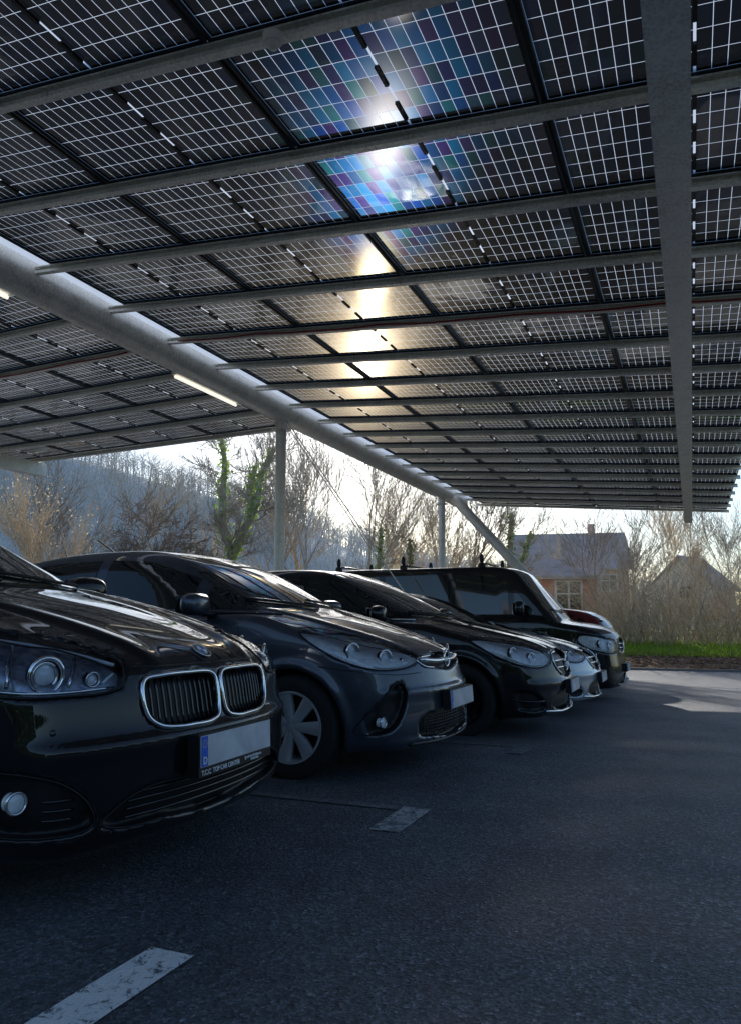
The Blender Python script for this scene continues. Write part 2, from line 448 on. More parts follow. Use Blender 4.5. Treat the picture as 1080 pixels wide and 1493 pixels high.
def plate(root, x, z, tilt=0, y=0, holder_text=False, w=.52, blue=True):
    p = empty('licence_plate', (x, y, z), 0, root); p.rotation_euler = (0, tilt, 0)
    lo = .030 if holder_text else 0
    MB().box((-.05, -w/2-.008, -.060-lo), (0, w/2+.008, .062)).build('plate_holder', M['trim'], p)
    MB().box((.001, -w/2, -.055), (.004, w/2, .055)).build('plate_face', M['plate'], p)
    if blue:
        MB().box((.0045, -w/2+.002, -.053), (.0055, -w/2+.044, .053)).build('country_band', M['blue'], p)
        s = MB()
        for i in range(12):
            a = i*math.pi/6; disc(s, (.0062, -w/2+.023+.012*math.cos(a), .026+.012*math.sin(a)), (1,0,0), .0024, .0003, 5)
        s.build('star_ring', M['yellow'], p)
        text('D', .036, M['white'], p, (.0072, -w/2+.023, -.044), (R(90), 0, R(90)), 'country_letter', align='CENTER', bold=.001)
    if holder_text:
        for (b_, sz, yy, zz) in (('T.C.C', .025, .008, -.084), ('TOP CAR CENTER', .0235, .082, -.083), ('Igersheim-Harthausen', .015, .312, -.073), ('07931/96900', .0115, .36, -.085)):
            text(b_, sz, M['white'], p, (.0015, -w/2+yy, zz), (R(90), 0, R(90)), 'dealer_lettering', bold=.0006)
    return p

def build_car(name, sp, loc, rz, res, label, cat='car', group=None):
    root = empty(name, loc, rz); tag(root, label, cat, group)
    B = Body(sp, res); mp = M[sp['paint']]
    B.obj(root, [mp, M['trim']])
    for key, fr in (('wind', FRONT(1)), ('rear', frame(1, 180))):
        if key in sp:
            w1, z1, w2, z2, bulge = sp[key]
            ol = [(-w1, z1), (-w1*.5, z1-bulge), (0, z1-bulge*1.3), (w1*.5, z1-bulge), (w1, z1), ((w1+w2)/2+.01, (z1+z2)/2), (w2, z2), (w2*.5, z2+.012), (0, z2+.016), (-w2*.5, z2+.012), (-w2, z2), (-(w1+w2)/2-.01, (z1+z2)/2)]
            B.patch('windscreen' if key == 'wind' else 'rear_window', fr, ol, M['glass'], root, .004, .05, .012, 3)
    for s in (-1, 1):
        for ol in sp.get('windows', []):
            B.patch('side_window', SIDE(s), ol, M['glass'], root, .004, .05, .012, 1, False)
        if 'winframe' in sp:
            m = MB(); m.tube(B.line(SIDE(s), sp['winframe'], .004, False, 3), .007, 6); m.build('window_trim', M[sp.get('wf_mat', 'trim')], root, smooth=True)
        for ol in sp.get('gaps', []):
            pts = B.line(SIDE(s), ol, -.0015, False, 1, False)
            if len(pts) > 2: MB().tube(pts, .0035, 5).build('door_gap', M['trim'], root)
        for (u, v) in sp.get('handles', []):
            p, n = B.ray(SIDE(s), u, v, .02)
            if p: m = MB(); blob(m, p, (.10, .014, .016), 14, 8, 2.6); m.build('door_handle', mp, root, smooth=True)
        mx, mz = sp['mirror'][:2]; my = sp['mirror'][2]; ms = sp.get('msc', 1)
        mr = empty('side_mirror', (mx, s*my, mz), 0, root)
        m = MB(); blob(m, (0,0,0), (.075, .125, .08*ms), 20, 12, 2.9, Matrix.Rotation(R(-10*s), 4, 'Z')); m.build('mirror_shell', mp, mr, smooth=True)
        m = MB(); blob(m, (.01, -s*.11, -.065*ms), (.05, .09, .02), 12, 8, 2.4); m.build('mirror_foot', M['trim'], mr, smooth=True)
        m = MB(); m.box((-.080, -.1, -.06*ms), (-.072, .1, .06*ms)); m.build('mirror_glass', M['chrome'], mr)
        hl = sp['head']; fr = frame(s, hl['phi'])
        h = empty('headlight', (0,0,0), 0, root)
        B.patch('reflector', fr, hl['ol'], M[hl.get('mat', 'reflector')], h, hl.get('ro', -.040), .03, 0)
        B.patch('cover_lens', fr, hl['ol'], M['clear'], h, .003, .03, .006)
        MB().tube(B.line(fr, hl['ol'], .001, True, 5), .004, 6, True).build('lamp_rim', M['trim'], h, smooth=True)
        for (u, v, r) in hl['lamps']:
            p, n = B.ray(fr, u, v, -.022)
            if p is None: continue
            ax = (Vector((1, 0, 0))*1.2+fr[0]).normalized()
            m = MB(); torus(m, p+ax*.008, ax, r, r*.14); torus(m, p-ax*.002, ax, r*.72, r*.10); m.build('lamp_ring', M['chrome'], h, smooth=True)
            m = MB(); disc(m, p-ax*.004, ax, r*.98, .02, 24, .0); m.build('lamp_bowl', M['trim'], h, smooth=True)
            m = MB(); disc(m, p-ax*.002, ax, r*.60, .03, 24, r*.35); m.build('projector_lens', M['led'], h, smooth=True)
        for (pts, r, mt) in hl.get('strips', []):
            MB().tube(B.line(fr, pts, -.012, False, 4), r, 6).build('light_strip', M[mt], h, smooth=True)
        if 'tail' in sp: B.patch('tail_light', frame(s, 150), sp['tail'], M['taillight'], root, .005, .04, .015, 2)
        for wi, cx in enumerate(sp['axles']):
            wheel(root, cx, s*(sp['hw']-.118), sp['rw'], sp['wheel'], s)
        if 'fog' in sp:
            ph, u, v, r = sp['fog']; p, n = B.ray(frame(s, ph), u, v, -.018)
            if p is not None:
                ax = (Vector((1,0,0))+frame(s, ph)[0]*.6).normalized(); fg = empty('fog_lamp', (0,0,0), 0, root)
                m = MB(); torus(m, p+ax*.004, ax, r, r*.14); m.build('lamp_ring', M['chrome'], fg, smooth=True)
                m = MB(); disc(m, p, ax, r*.9, .03, 24, r*.25); m.build('lamp_lens', M['led'], fg, smooth=True)
    for (nm, ph, pts, off, r, mt, both, cl) in sp.get('tubes', []):
        for s in ((-1, 1) if both else (1,)):
            q = B.line(frame(s, ph), pts, off, cl, 5)
            if len(q) > 2: MB().tube(q, r, 8, cl).build(nm, M[mt] if mt != 'paint' else mp, root, smooth=True)
    hg = sp.get('hood')
    if hg:
        for s in (-1, 1):
            T = (Vector((0,0,1)), Vector((1,0,0)))
            q = [B.ray(T, x, s*y, -.001)[0] for x, y in cr(hg, False, 8)]; q = [p for p in q if p is not None]
            if len(q) > 2: MB().tube(q, .0035, 5).build('bonnet_gap', M['trim'], root)
    if 'wiper' in sp:
        xw, zw = sp['wiper']
        for (y0, y1) in ((.55, -.05), (-.05, -.62)):
            pts = []
            for i in range(9):
                t = i/8; p, n = B.ray(FRONT(1), y0+(y1-y0)*t, zw+.05*t, .016)
                if p is not None: pts.append(p)
            if len(pts) > 2: MB().tube(pts, .009, 6).build('wiper', M['trim'], root, smooth=True)
    return root, B

# ---- near black car -------------------------------------------------
kid = [(.016,.66),(.020,.728),(.045,.748),(.18,.755),(.34,.752),(.415,.738),(.432,.69),(.415,.615),(.36,.578),(.2,.566),(.08,.570),(.030,.59)]
intake1 = [(-.1,.265),(.35,.265),(.52,.27),(.60,.30),(.54,.35),(.44,.385),(.3,.392),(-.1,.392)]
side_in = [(.56,.30),(.72,.285),(.88,.30),(.99,.36),(1.0,.46),(.9,.485),(.76,.475),(.66,.44),(.58,.37)]
hl1 = [(.435,.765),(.440,.728),(.50,.710),(.62,.708),(.80,.712),(1.0,.735),(1.14,.79),(1.22,.87),(1.19,.93),(1.0,.935),(.8,.910),(.6,.865),(.48,.825),(.440,.80)]
bmw = dict(L=4.34, hw=.90, H=1.56, paint='black_paint', rw=.325, ra=.365, axles=(-.82,-3.49), wheel='multi', bow=.22, crown=.07, xm=-2.6,
    low=[(-.16,.19),(-.05,.21),(-.01,.30),(0,.42),(-.005,.52),(-.03,.60),(-.05,.70),(-.075,.77),(-.14,.83),(-.32,.905),(-.65,1.00),(-1.0,1.075),(-1.25,1.12),(-2.2,1.13),(-3.6,1.15),(-4.1,1.12),(-4.28,.95),(-4.33,.65),(-4.30,.35),(-4.15,.22),(-3,.19),(-1,.19)],
    up=[(-.95,.98),(-1.15,1.09),(-1.55,1.28),(-1.95,1.45),(-2.25,1.53),(-2.8,1.56),(-3.4,1.54),(-3.9,1.46),(-4.12,1.32),(-4.22,1.1),(-4.2,.8),(-2.5,.75),(-1.1,.8)],
    belt=(1.05,.85,.42), ridge=[(-.1,.33,-1.25,.55,.018,.035),(-.12,.62,-1.25,.76,.014,.03)], crease=[(-.9,.78,-4.1,.92,.014,.05)], fband=[(.545,.016,.03)], k=.07,
    carve=[(0,kid,.06,-.5),(0,intake1,.05,-.5),(38,side_in,.05,.2),(45,hl1,.06,.1)],
    wind=(.70,1.14,.54,1.47,.015), rear=(.6,1.18,.5,1.46,0),
    windows=[[(1.5,1.11),(2.45,1.13),(2.45,1.46),(2.15,1.44),(1.8,1.29)],[(2.52,1.13),(3.35,1.15),(3.3,1.44),(2.9,1.47),(2.52,1.46)],[(3.42,1.16),(3.85,1.2),(3.7,1.38),(3.42,1.43)]],
    winframe=[(1.3,1.08),(2.5,1.10),(3.8,1.15)], wf_mat='chrome',
    gaps=[[(1.32,.30),(1.28,.7),(1.32,1.08)],[(2.48,.30),(2.48,1.10)],[(1.32,.28),(3.1,.28)]], handles=[(2.3,.93),(3.25,.96)],
    mirror=(-1.62,1.13,1.0),
    head=dict(phi=45, ol=hl1, mat='reflector_dark', lamps=[(.68,.790,.056),(.92,.815,.060),(.53,.765,.024)], strips=[([(.46,.805),(.6,.848),(.8,.888),(1.0,.914)], .007, 'led'),([(.46,.727),(.6,.722),(.8,.726),(.95,.742)], .006, 'chrome'),([(.59,.84),(.61,.74)], .006, 'chrome'),([(.79,.88),(.80,.74)], .008, 'chrome'),([(.46,.78),(.50,.745)], .005, 'led')]),
    fog=(38,.80,.39,.033),
    tubes=[('grille_frame',0,kid,.003,.009,'chrome',True,True),('intake_rim',0,intake1[1:],.0,.003,'trim',True,False),
           ('bonnet_gap',0,[(0,.785),(.2,.785),(.36,.785),(.44,.79)],-.001,.0035,'trim',True,False),
           ('intake_rim',38,side_in,.0,.003,'trim',True,True)],
    hood=[(-.13,.50),(-.4,.70),(-.8,.80),(-1.2,.82)], wiper=(-1.2,1.12), tail=[(.6,.85),(.85,.85),(.9,1.0),(.6,1.0)])
FX, FY = -1.72, 2.62
root, B = build_car('parked_car', bmw, (FX, FY, gz(0, FY)), R(2), .0150, 'black car nearest the camera with two chrome ringed kidney grilles and dealer plate', 'car')
for s in (-1, 1):
    g = empty('kidney_grille', (0,0,0), 0, root)
    for i in range(13):
        u = .042+i*.0305
        e0 = .014 if i in (0, 11, 12) else 0; e0 += .012 if i == 12 else 0
        pts = [B.ray(FRONT(s), u, z, -.018)[0] for z in np.linspace(.576+e0, .748-e0*.6, 6)]
        MB().tube(pts, [.005]*6, 6).build('grille_bar', M['gloss_trim'], g, smooth=True)
for z in (.29, .318, .346, .372):
    q = B.line(FRONT(1), [(-.5, z), (0, z), (.5, z)], -.022, False, 6)
    MB().tube(q, .005, 6).build('intake_bar', M['gloss_trim'], root, smooth=True)
for s in (-1, 1):
    for z in (.33, .36, .39):
        q = B.line(frame(s, 38), [(.62, z), (.72, z)], -.018, False, 3)
        if len(q) > 2: MB().tube(q, .005, 6).build('intake_bar', M['gloss_trim'], root, smooth=True)
    m = MB(); p, n = B.ray(frame(s, 38), .70, .60, .001)
    if p: disc(m, p, n, .011, .004, 14, .002); m.build('parking_sensor', M['black_paint'], root, smooth=True)
plate(root, .046, .478, R(-2), 0, True)
p, n = B.ray((Vector((0,0,1)), Vector((1,0,0))), -.135, 0, .004)
e = empty('bonnet_badge', p, 0, root); e.rotation_mode = 'QUATERNION'; e.rotation_quaternion = n.to_track_quat('Z', 'X')
m = MB(); disc(m, (0,0,0), (0,0,1), .041, .006, 32, .002); m.build('badge_base', M['gloss_trim'], e, smooth=True)
m = MB(); torus(m, (0,0,.002), (0,0,1), .041, .003); torus(m, (0,0,.003), (0,0,1), .026, .0015); m.build('badge_ring', M['chrome'], e, smooth=True)
for q in range(4):
    m = MB(); a0 = q*math.pi/2; vs = [(0,0,.005)]+[(.0245*math.cos(a0+i*math.pi/16), .0245*math.sin(a0+i*math.pi/16), .005) for i in range(9)]
    m.add(vs, [(0, i+1, i+2) for i in range(8)]); m.build('badge_quarter', M['emblue'] if q % 2 else M['white'], e)

# ---- dark grey hatchback --------------------------------------------
hl2 = [(.34,.715),(.40,.685),(.52,.665),(.68,.665),(.84,.70),(.97,.765),(1.10,.875),(1.09,.91),(.93,.90),(.76,.87),(.6,.83),(.45,.778),(.36,.745)]
gr2 = [(-.1,.650),(.25,.655),(.37,.672),(.41,.705),(.34,.722),(.2,.728),(-.1,.73)]
fog2 = [(.58,.575),(.66,.575),(.74,.505),(.84,.385),(.88,.30),(.80,.285),(.69,.31),(.62,.38),(.57,.48)]
in2 = [(-.1,.235),(.35,.24),(.50,.265),(.53,.33),(.45,.38),(.3,.392),(-.1,.395)]
opel = dict(L=4.0, hw=.868, H=1.49, paint='grey_paint', rw=.312, ra=.352, axles=(-.80,-3.31), wheel='star', bow=.25, crown=.08, xm=-2.5,
    low=[(-.16,.18),(-.04,.20),(0,.28),(0,.40),(-.015,.50),(-.04,.60),(-.07,.68),(-.13,.75),(-.28,.82),(-.55,.91),(-.85,.995),(-1.1,1.045),(-2.0,1.04),(-3.2,1.06),(-3.75,1.03),(-3.93,.85),(-3.99,.6),(-3.96,.35),(-3.8,.22),(-2.8,.18),(-1,.18)],
    up=[(-.80,.91),(-.98,1.02),(-1.35,1.21),(-1.72,1.38),(-2.05,1.47),(-2.5,1.49),(-3.1,1.46),(-3.55,1.38),(-3.8,1.22),(-3.93,.95),(-3.8,.7),(-2,.65),(-1,.7)],
    belt=(1.0,.82,.42), ridge=[(-.15,.38,-1.1,.58,.016,.035)], crease=[(-1.0,.70,-3.9,.84,.020,.035),(-1.1,.36,-3.0,.40,.016,.04)], fband=[(.53,.018,.03),(.235,.014,.03)], k=.06,
    carve=[(50,hl2,.06,.1),(0,gr2,.04,-.5),(36,fog2,.06,.2),(0,in2,.05,-.5)],
    wind=(.69,1.075,.52,1.41,.015), rear=(.58,1.1,.48,1.38,0),
    windows=[[(1.15,1.03),(1.52,1.035),(1.52,1.21)],[(1.60,1.035),(2.42,1.045),(2.40,1.395),(2.05,1.375),(1.62,1.245)],[(2.50,1.045),(3.15,1.07),(3.25,1.33),(2.95,1.38),(2.50,1.395)],[(3.24,1.09),(3.55,1.15),(3.35,1.30)]],
    winframe=[(1.0,1.0),(2.0,1.015),(3.2,1.045)],
    gaps=[[(1.18,.30),(1.12,.6),(1.16,.85),(1.22,1.0)],[(2.46,.28),(2.48,.6),(2.46,1.02)],[(1.18,.27),(2.9,.27)],[(3.0,.45),(3.2,.75),(3.22,1.04)]], handles=[(2.28,.88),(3.05,.91)],
    mirror=(-1.42,1.06,.98), msc=.9,
    head=dict(phi=50, ol=hl2, ro=-.022, lamps=[(.60,.745,.050),(.81,.79,.050),(.46,.72,.022)], strips=[([(.42,.700),(.55,.682),(.7,.688)], .007, 'led')]),
    fog=(36,.745,.355,.030),
    tubes=[('grille_chrome_bar',0,[(0,.69),(.2,.692),(.38,.705)],.010,.016,'chrome',True,False),('grille_frame',0,gr2[1:-1],.003,.006,'chrome',True,False),
           ('intake_rim',36,fog2,.0,.004,'trim',True,True),('bonnet_gap',0,[(0,.75),(.2,.747),(.36,.735)],-.001,.0035,'trim',True,False),
           ('bumper_gap',36,[(.40,.635),(.6,.63),(.8,.645),(1.05,.68)],-.001,.003,'trim',True,False),('front_lip',0,[(0,.205),(.3,.208),(.6,.22)],.004,.012,'trim',True,False)],
    hood=[(-.15,.42),(-.4,.66),(-.75,.77),(-1.05,.80)], wiper=(-1.1,1.045), tail=[(.55,.85),(.8,.85),(.85,1.15),(.65,1.15)])
OX, OY = -1.50, 5.02
root, B = build_car('parked_car', opel, (OX, OY, gz(0, OY)), R(0), .0160, 'dark blue grey hatchback, second in the row, with silver spoked wheels and bright headlights', 'car')
plate(root, .045, .455, R(-3), .0)
m = MB()
for z in np.linspace(.255, .375, 7):
    q = B.line(FRONT(1), [(-.46, z), (0, z), (.46, z)], -.02, False, 6); m.tube(q, .003, 4)
for y in np.linspace(-.45, .45, 31):
    q = [B.ray(FRONT(1), y, z, -.02)[0] for z in (.25, .31, .38)]; m.tube(q, .003, 4)
m.build('mesh_grille', M['gloss_trim'], root)
p, n = B.ray(FRONT(1), 0, .695, .024)
e = empty('grille_badge', p, 0, root); m = MB(); torus(m, (0,0,0), (1,0,0), .056, .008)
m.add([(0,-.06,.006),(0,.005,.012),(0,.005,.002),(0,.062,-.006),(0,-.005,-.013),(0,-.005,-.002)], [(0,5,1),(0,1,5),(1,5,4,2),(2,4,5,1),(2,4,3),(3,4,2)]); m.build('badge_ring', M['chrome'], e, smooth=True)
MB().tube([(-2.9,0,1.48),(-3.0,0,1.55),(-3.15,0,1.64)], .006, 6).build('antenna', M['trim'], root)

# ---- black compact with star badge ----------------------------------
hl3 = [(.36,.675),(.42,.635),(.55,.615),(.72,.63),(.9,.69),(1.04,.78),(1.12,.855),(1.02,.87),(.8,.845),(.6,.805),(.45,.76),(.37,.72)]
gr3 = [(-.1,.53),(.26,.535),(.36,.60),(.38,.67),(.34,.72),(.2,.735),(-.1,.74)]
in3 = [(-.1,.24),(.4,.24),(.52,.29),(.46,.36),(-.1,.37)]
si3 = [(.58,.27),(.75,.25),(.93,.29),(.97,.37),(.84,.42),(.68,.38)]
merc = dict(L=4.38, hw=.895, H=1.56, paint='black_paint', rw=.325, ra=.362, axles=(-.84,-3.54), wheel='black', bow=.28, crown=.08, xm=-2.6,
    low=[(-.16,.18),(-.03,.20),(0,.29),(0,.42),(-.015,.52),(-.04,.62),(-.07,.70),(-.14,.77),(-.3,.84),(-.6,.92),(-.95,1.0),(-1.2,1.05),(-2.2,1.05),(-3.6,1.08),(-4.1,1.05),(-4.3,.9),(-4.37,.6),(-4.33,.35),(-4.15,.22),(-3,.18),(-1,.18)],
    up=[(-.9,.92),(-1.1,1.02),(-1.5,1.22),(-1.95,1.42),(-2.3,1.53),(-2.8,1.56),(-3.4,1.53),(-3.9,1.42),(-4.15,1.25),(-4.25,1.0),(-4.1,.75),(-2.5,.7),(-1.1,.75)],
    belt=(1.0,.85,.44), ridge=[(-.15,.33,-1.2,.52,.018,.035)], crease=[(-1.0,.72,-4.1,.88,.018,.035)], fband=[(.48,.016,.03)], k=.06,
    carve=[(48,hl3,.06,.1),(0,gr3,.05,-.5),(0,in3,.05,-.5),(36,si3,.04,.2)],
    wind=(.70,1.08,.54,1.48,.015), rear=(.6,1.15,.5,1.44,0),
    windows=[[(1.5,1.06),(2.45,1.07),(2.45,1.46),(2.1,1.42),(1.8,1.29)],[(2.52,1.07),(3.4,1.10),(3.4,1.40),(2.9,1.45),(2.52,1.46)]],
    winframe=[(1.3,1.03),(2.5,1.05),(3.8,1.1)], wf_mat='chrome',
    gaps=[[(1.3,.28),(1.26,.7),(1.32,1.04)],[(2.48,.28),(2.48,1.05)]], handles=[(2.3,.90),(3.2,.93)],
    mirror=(-1.55,1.08,.99),
    head=dict(phi=48, ol=hl3, ro=-.025, lamps=[(.62,.71,.045),(.82,.755,.045)], strips=[([(.42,.66),(.5,.64),(.7,.65),(.9,.71)], .009, 'led'),([(.45,.74),(.6,.785),(.8,.825)], .009, 'led')]),
    tubes=[('grille_frame',0,gr3[1:-1],.003,.008,'chrome',True,False),('grille_bar',0,[(0,.66),(.2,.66),(.35,.66)],-.005,.009,'chrome',True,False),('grille_bar',0,[(0,.60),(.2,.60),(.32,.60)],-.005,.009,'chrome',True,False),
           ('intake_fin',36,[(.6,.33),(.75,.33),(.92,.35)],.0,.007,'gloss_trim',True,False),('front_lip',0,[(0,.215),(.3,.218),(.62,.24)],.004,.010,'chrome',True,False),
           ('bonnet_gap',0,[(0,.765),(.2,.76),(.37,.735)],-.001,.0035,'trim',True,False)],
    hood=[(-.15,.42),(-.4,.68),(-.8,.79),(-1.15,.82)], wiper=(-1.2,1.05), tail=[(.6,.8),(.8,.8),(.85,1.05),(.6,1.05)])
SX, SY = -1.10, 7.45
root, B = build_car('parked_car', merc, (SX, SY, gz(0, SY)), 0, .019, 'glossy black car with black wheels and a star badge, third in the row', 'car')
plate(root, .045, .43, R(-3), 0)
p, n = B.ray(FRONT(1), 0, .64, .016); e = empty('grille_badge', p, 0, root)
m = MB(); torus(m, (0,0,0), (1,0,0), .085, .008)
for i in range(3):
    a = math.pi/2+i*2*math.pi/3; m.tube([(0,0,0),(0,.084*math.cos(a),.084*math.sin(a))], [.014,.003], 4)
m.build('badge_star', M['chrome'], e, smooth=True)

# ---- silver car ------------------------------------------------------
silver = dict(merc); silver.update(paint='silver_paint', H=1.47, L=4.5, wheel='star', axles=(-.86,-3.6),
    low=[(-.16,.18),(-.03,.20),(0,.29),(0,.42),(-.015,.52),(-.04,.60),(-.08,.67),(-.16,.73),(-.32,.80),(-.6,.87),(-.95,.93),(-1.2,.97),(-2.2,.98),(-3.6,1.0),(-4.2,.98),(-4.4,.85),(-4.49,.6),(-4.45,.35),(-4.3,.22),(-3,.18),(-1,.18)],
    up=[(-1.0,.86),(-1.2,.96),(-1.6,1.17),(-2.0,1.35),(-2.35,1.44),(-2.8,1.47),(-3.4,1.44),(-4.0,1.32),(-4.3,1.12),(-4.4,.9),(-4.2,.7),(-2.5,.65),(-1.2,.7)],
    wind=(.68,1.0,.54,1.39,.015), rear=(.6,1.05,.5,1.34,0), belt=(.95,.84,.46),
    windows=[[(1.5,.99),(2.45,1.0),(2.45,1.37),(2.1,1.33),(1.8,1.2)],[(2.52,1.0),(3.5,1.02),(3.3,1.30),(2.9,1.36),(2.52,1.37)]],
    winframe=[(1.3,.96),(2.5,.97),(3.8,1.02)], mirror=(-1.6,1.0,.98), wiper=(-1.3,.97), handles=[(2.3,.84),(3.2,.87)], gaps=[[(1.3,.28),(1.26,.7),(1.32,.95)],[(2.48,.28),(2.48,.96)]])
VX, VY = -1.06, 9.6
root, B = build_car('parked_car', silver, (VX, VY, gz(0, VY)), 0, .022, 'silver car whose nose shows between the star badged car and the black van', 'car')
plate(root, .045, .43, R(-3), 0)
p, n = B.ray(FRONT(1), 0, .63, .016)
m = MB(); torus(m, p, (1,0,0), .05, .006); disc(m, p, (1,0,0), .04, .006, 20, .004); m.build('grille_badge', M['chrome'], root, smooth=True)

# ---- black van -------------------------------------------------------
hl5 = [(.42,.82),(.44,.72),(.55,.70),(.75,.72),(.95,.78),(1.05,.88),(1.02,.95),(.85,.94),(.6,.90),(.45,.87)]
gr5 = [(-.1,.72),(.3,.72),(.40,.74),(.40,.85),(.3,.88),(-.1,.885)]
van = dict(L=4.89, hw=.95, H=2.02, paint='black_paint', rw=.34, ra=.38, axles=(-.92,-3.92), wheel='star', bow=.20, crown=.04, xm=-2.9, k=.07, ku=.07, wc=.08,
    tz=[.15,.22,.34,.52,.80,1.05,1.2,1.5], tv=[.08,.045,.015,0,.0,.015,.03,.07],
    low=[(-.14,.2),(-.02,.22),(.01,.32),(.01,.50),(-.01,.66),(-.02,.80),(-.06,.94),(-.16,1.03),(-.42,1.11),(-.78,1.17),(-1.0,1.22),(-2.2,1.24),(-4.0,1.25),(-4.75,1.25),(-4.86,1.0),(-4.88,.6),(-4.86,.35),(-4.7,.24),(-3,.22),(-1,.2)],
    up=[(-.66,1.05),(-.82,1.20),(-1.06,1.48),(-1.28,1.76),(-1.42,1.92),(-1.65,2.0),(-2.4,2.02),(-3.4,2.02),(-4.4,2.015),(-4.76,1.98),(-4.86,1.85),(-4.88,1.2),(-4.8,.8),(-2.5,.75),(-.95,.8)],
    belt=(1.15,.935,.11), crease=[(-1.1,.95,-4.8,.95,.01,.04)],
    carve=[(45,hl5,.06,.1),(0,gr5,.05,-.5),(0,in3,.05,-.5)],
    wind=(.80,1.28,.72,1.88,.01), rear=(.7,1.25,.6,1.8,0),
    windows=[[(1.18,1.26),(1.48,1.26),(1.48,1.64)],[(1.56,1.26),(2.38,1.26),(2.38,1.87),(1.84,1.87),(1.58,1.74)],[(2.50,1.28),(3.55,1.28),(3.55,1.87),(2.50,1.87)],[(3.65,1.28),(4.65,1.28),(4.6,1.85),(3.65,1.87)]],
    winframe=[(1.0,1.21),(2.5,1.22),(4.7,1.23)],
    gaps=[[(1.35,.3),(1.32,.8),(1.35,1.16)],[(2.45,.3),(2.45,1.88)],[(3.6,.3),(3.6,1.88)],[(2.45,1.0),(4.8,1.0)]], handles=[(2.28,1.03),(2.65,1.03)],
    mirror=(-1.35,1.34,1.10), msc=1.35,
    head=dict(phi=45, ol=hl5, ro=-.03, lamps=[(.60,.80,.06),(.80,.84,.055)], strips=[([(.5,.73),(.7,.74),(.9,.79)], .007, 'led')]),
    tubes=[('grille_bar',0,[(0,.77),(.2,.77),(.38,.77)],0,.007,'chrome',True,False),('grille_bar',0,[(0,.83),(.2,.83),(.38,.83)],0,.007,'chrome',True,False),('bonnet_gap',0,[(0,.915),(.2,.91),(.42,.89)],-.001,.004,'trim',True,False)],
    hood=[(-.12,.45),(-.35,.72),(-.6,.84)], wiper=(-.95,1.28), tail=[(.75,.9),(.9,.9),(.9,1.5),(.8,1.5)])
WX, WY = -0.98, 12.2
root, B = build_car('parked_van', van, (WX, WY, gz(0, WY)), 0, .024, 'tall black passenger van with roof bar feet parked beyond the silver car', 'van')
plate(root, .05, .48, R(-3), 0)
m = MB(); p, n = B.ray(FRONT(1), 0, .80, .01); torus(m, p, (1,0,0), .06, .006); m.tube([p+Vector((0,-.04,.04)), p+Vector((0,-.015,-.04)), p+Vector((0,0,0)), p+Vector((0,.015,-.04)), p+Vector((0,.04,.04))], .005, 5); m.build('grille_badge', M['chrome'], root)
for xb in (-2.0, -3.3, -4.45):
    rb = empty('roof_bar', (xb, 0, 1.98), 0, root)
    m = MB(); m.tube([(0,-.72,.06),(0,-.4,.085),(0,.4,.085),(0,.72,.06)], .016, 8); m.build('cross_bar', M['trim'], rb, smooth=True)
    for s in (-1, 1):
        m = MB(); blob(m, (0, s*.70, .03), (.06, .03, .05), 12, 8, 3); blob(m, (0, s*.70, .14), (.035, .03, .08), 12, 8, 2.2); m.build('bar_foot', M['trim'], rb, smooth=True)

# ---- small red car beyond, parked the other way round ----------------
red = dict(opel); red.update(paint='red_paint')
root, B = build_car('parked_car', red, (-5.30, 15.3, gz(0, 15)+.02), math.pi, .032, 'dark red car mostly hidden beyond the black van, its tail towards the lane', 'car')

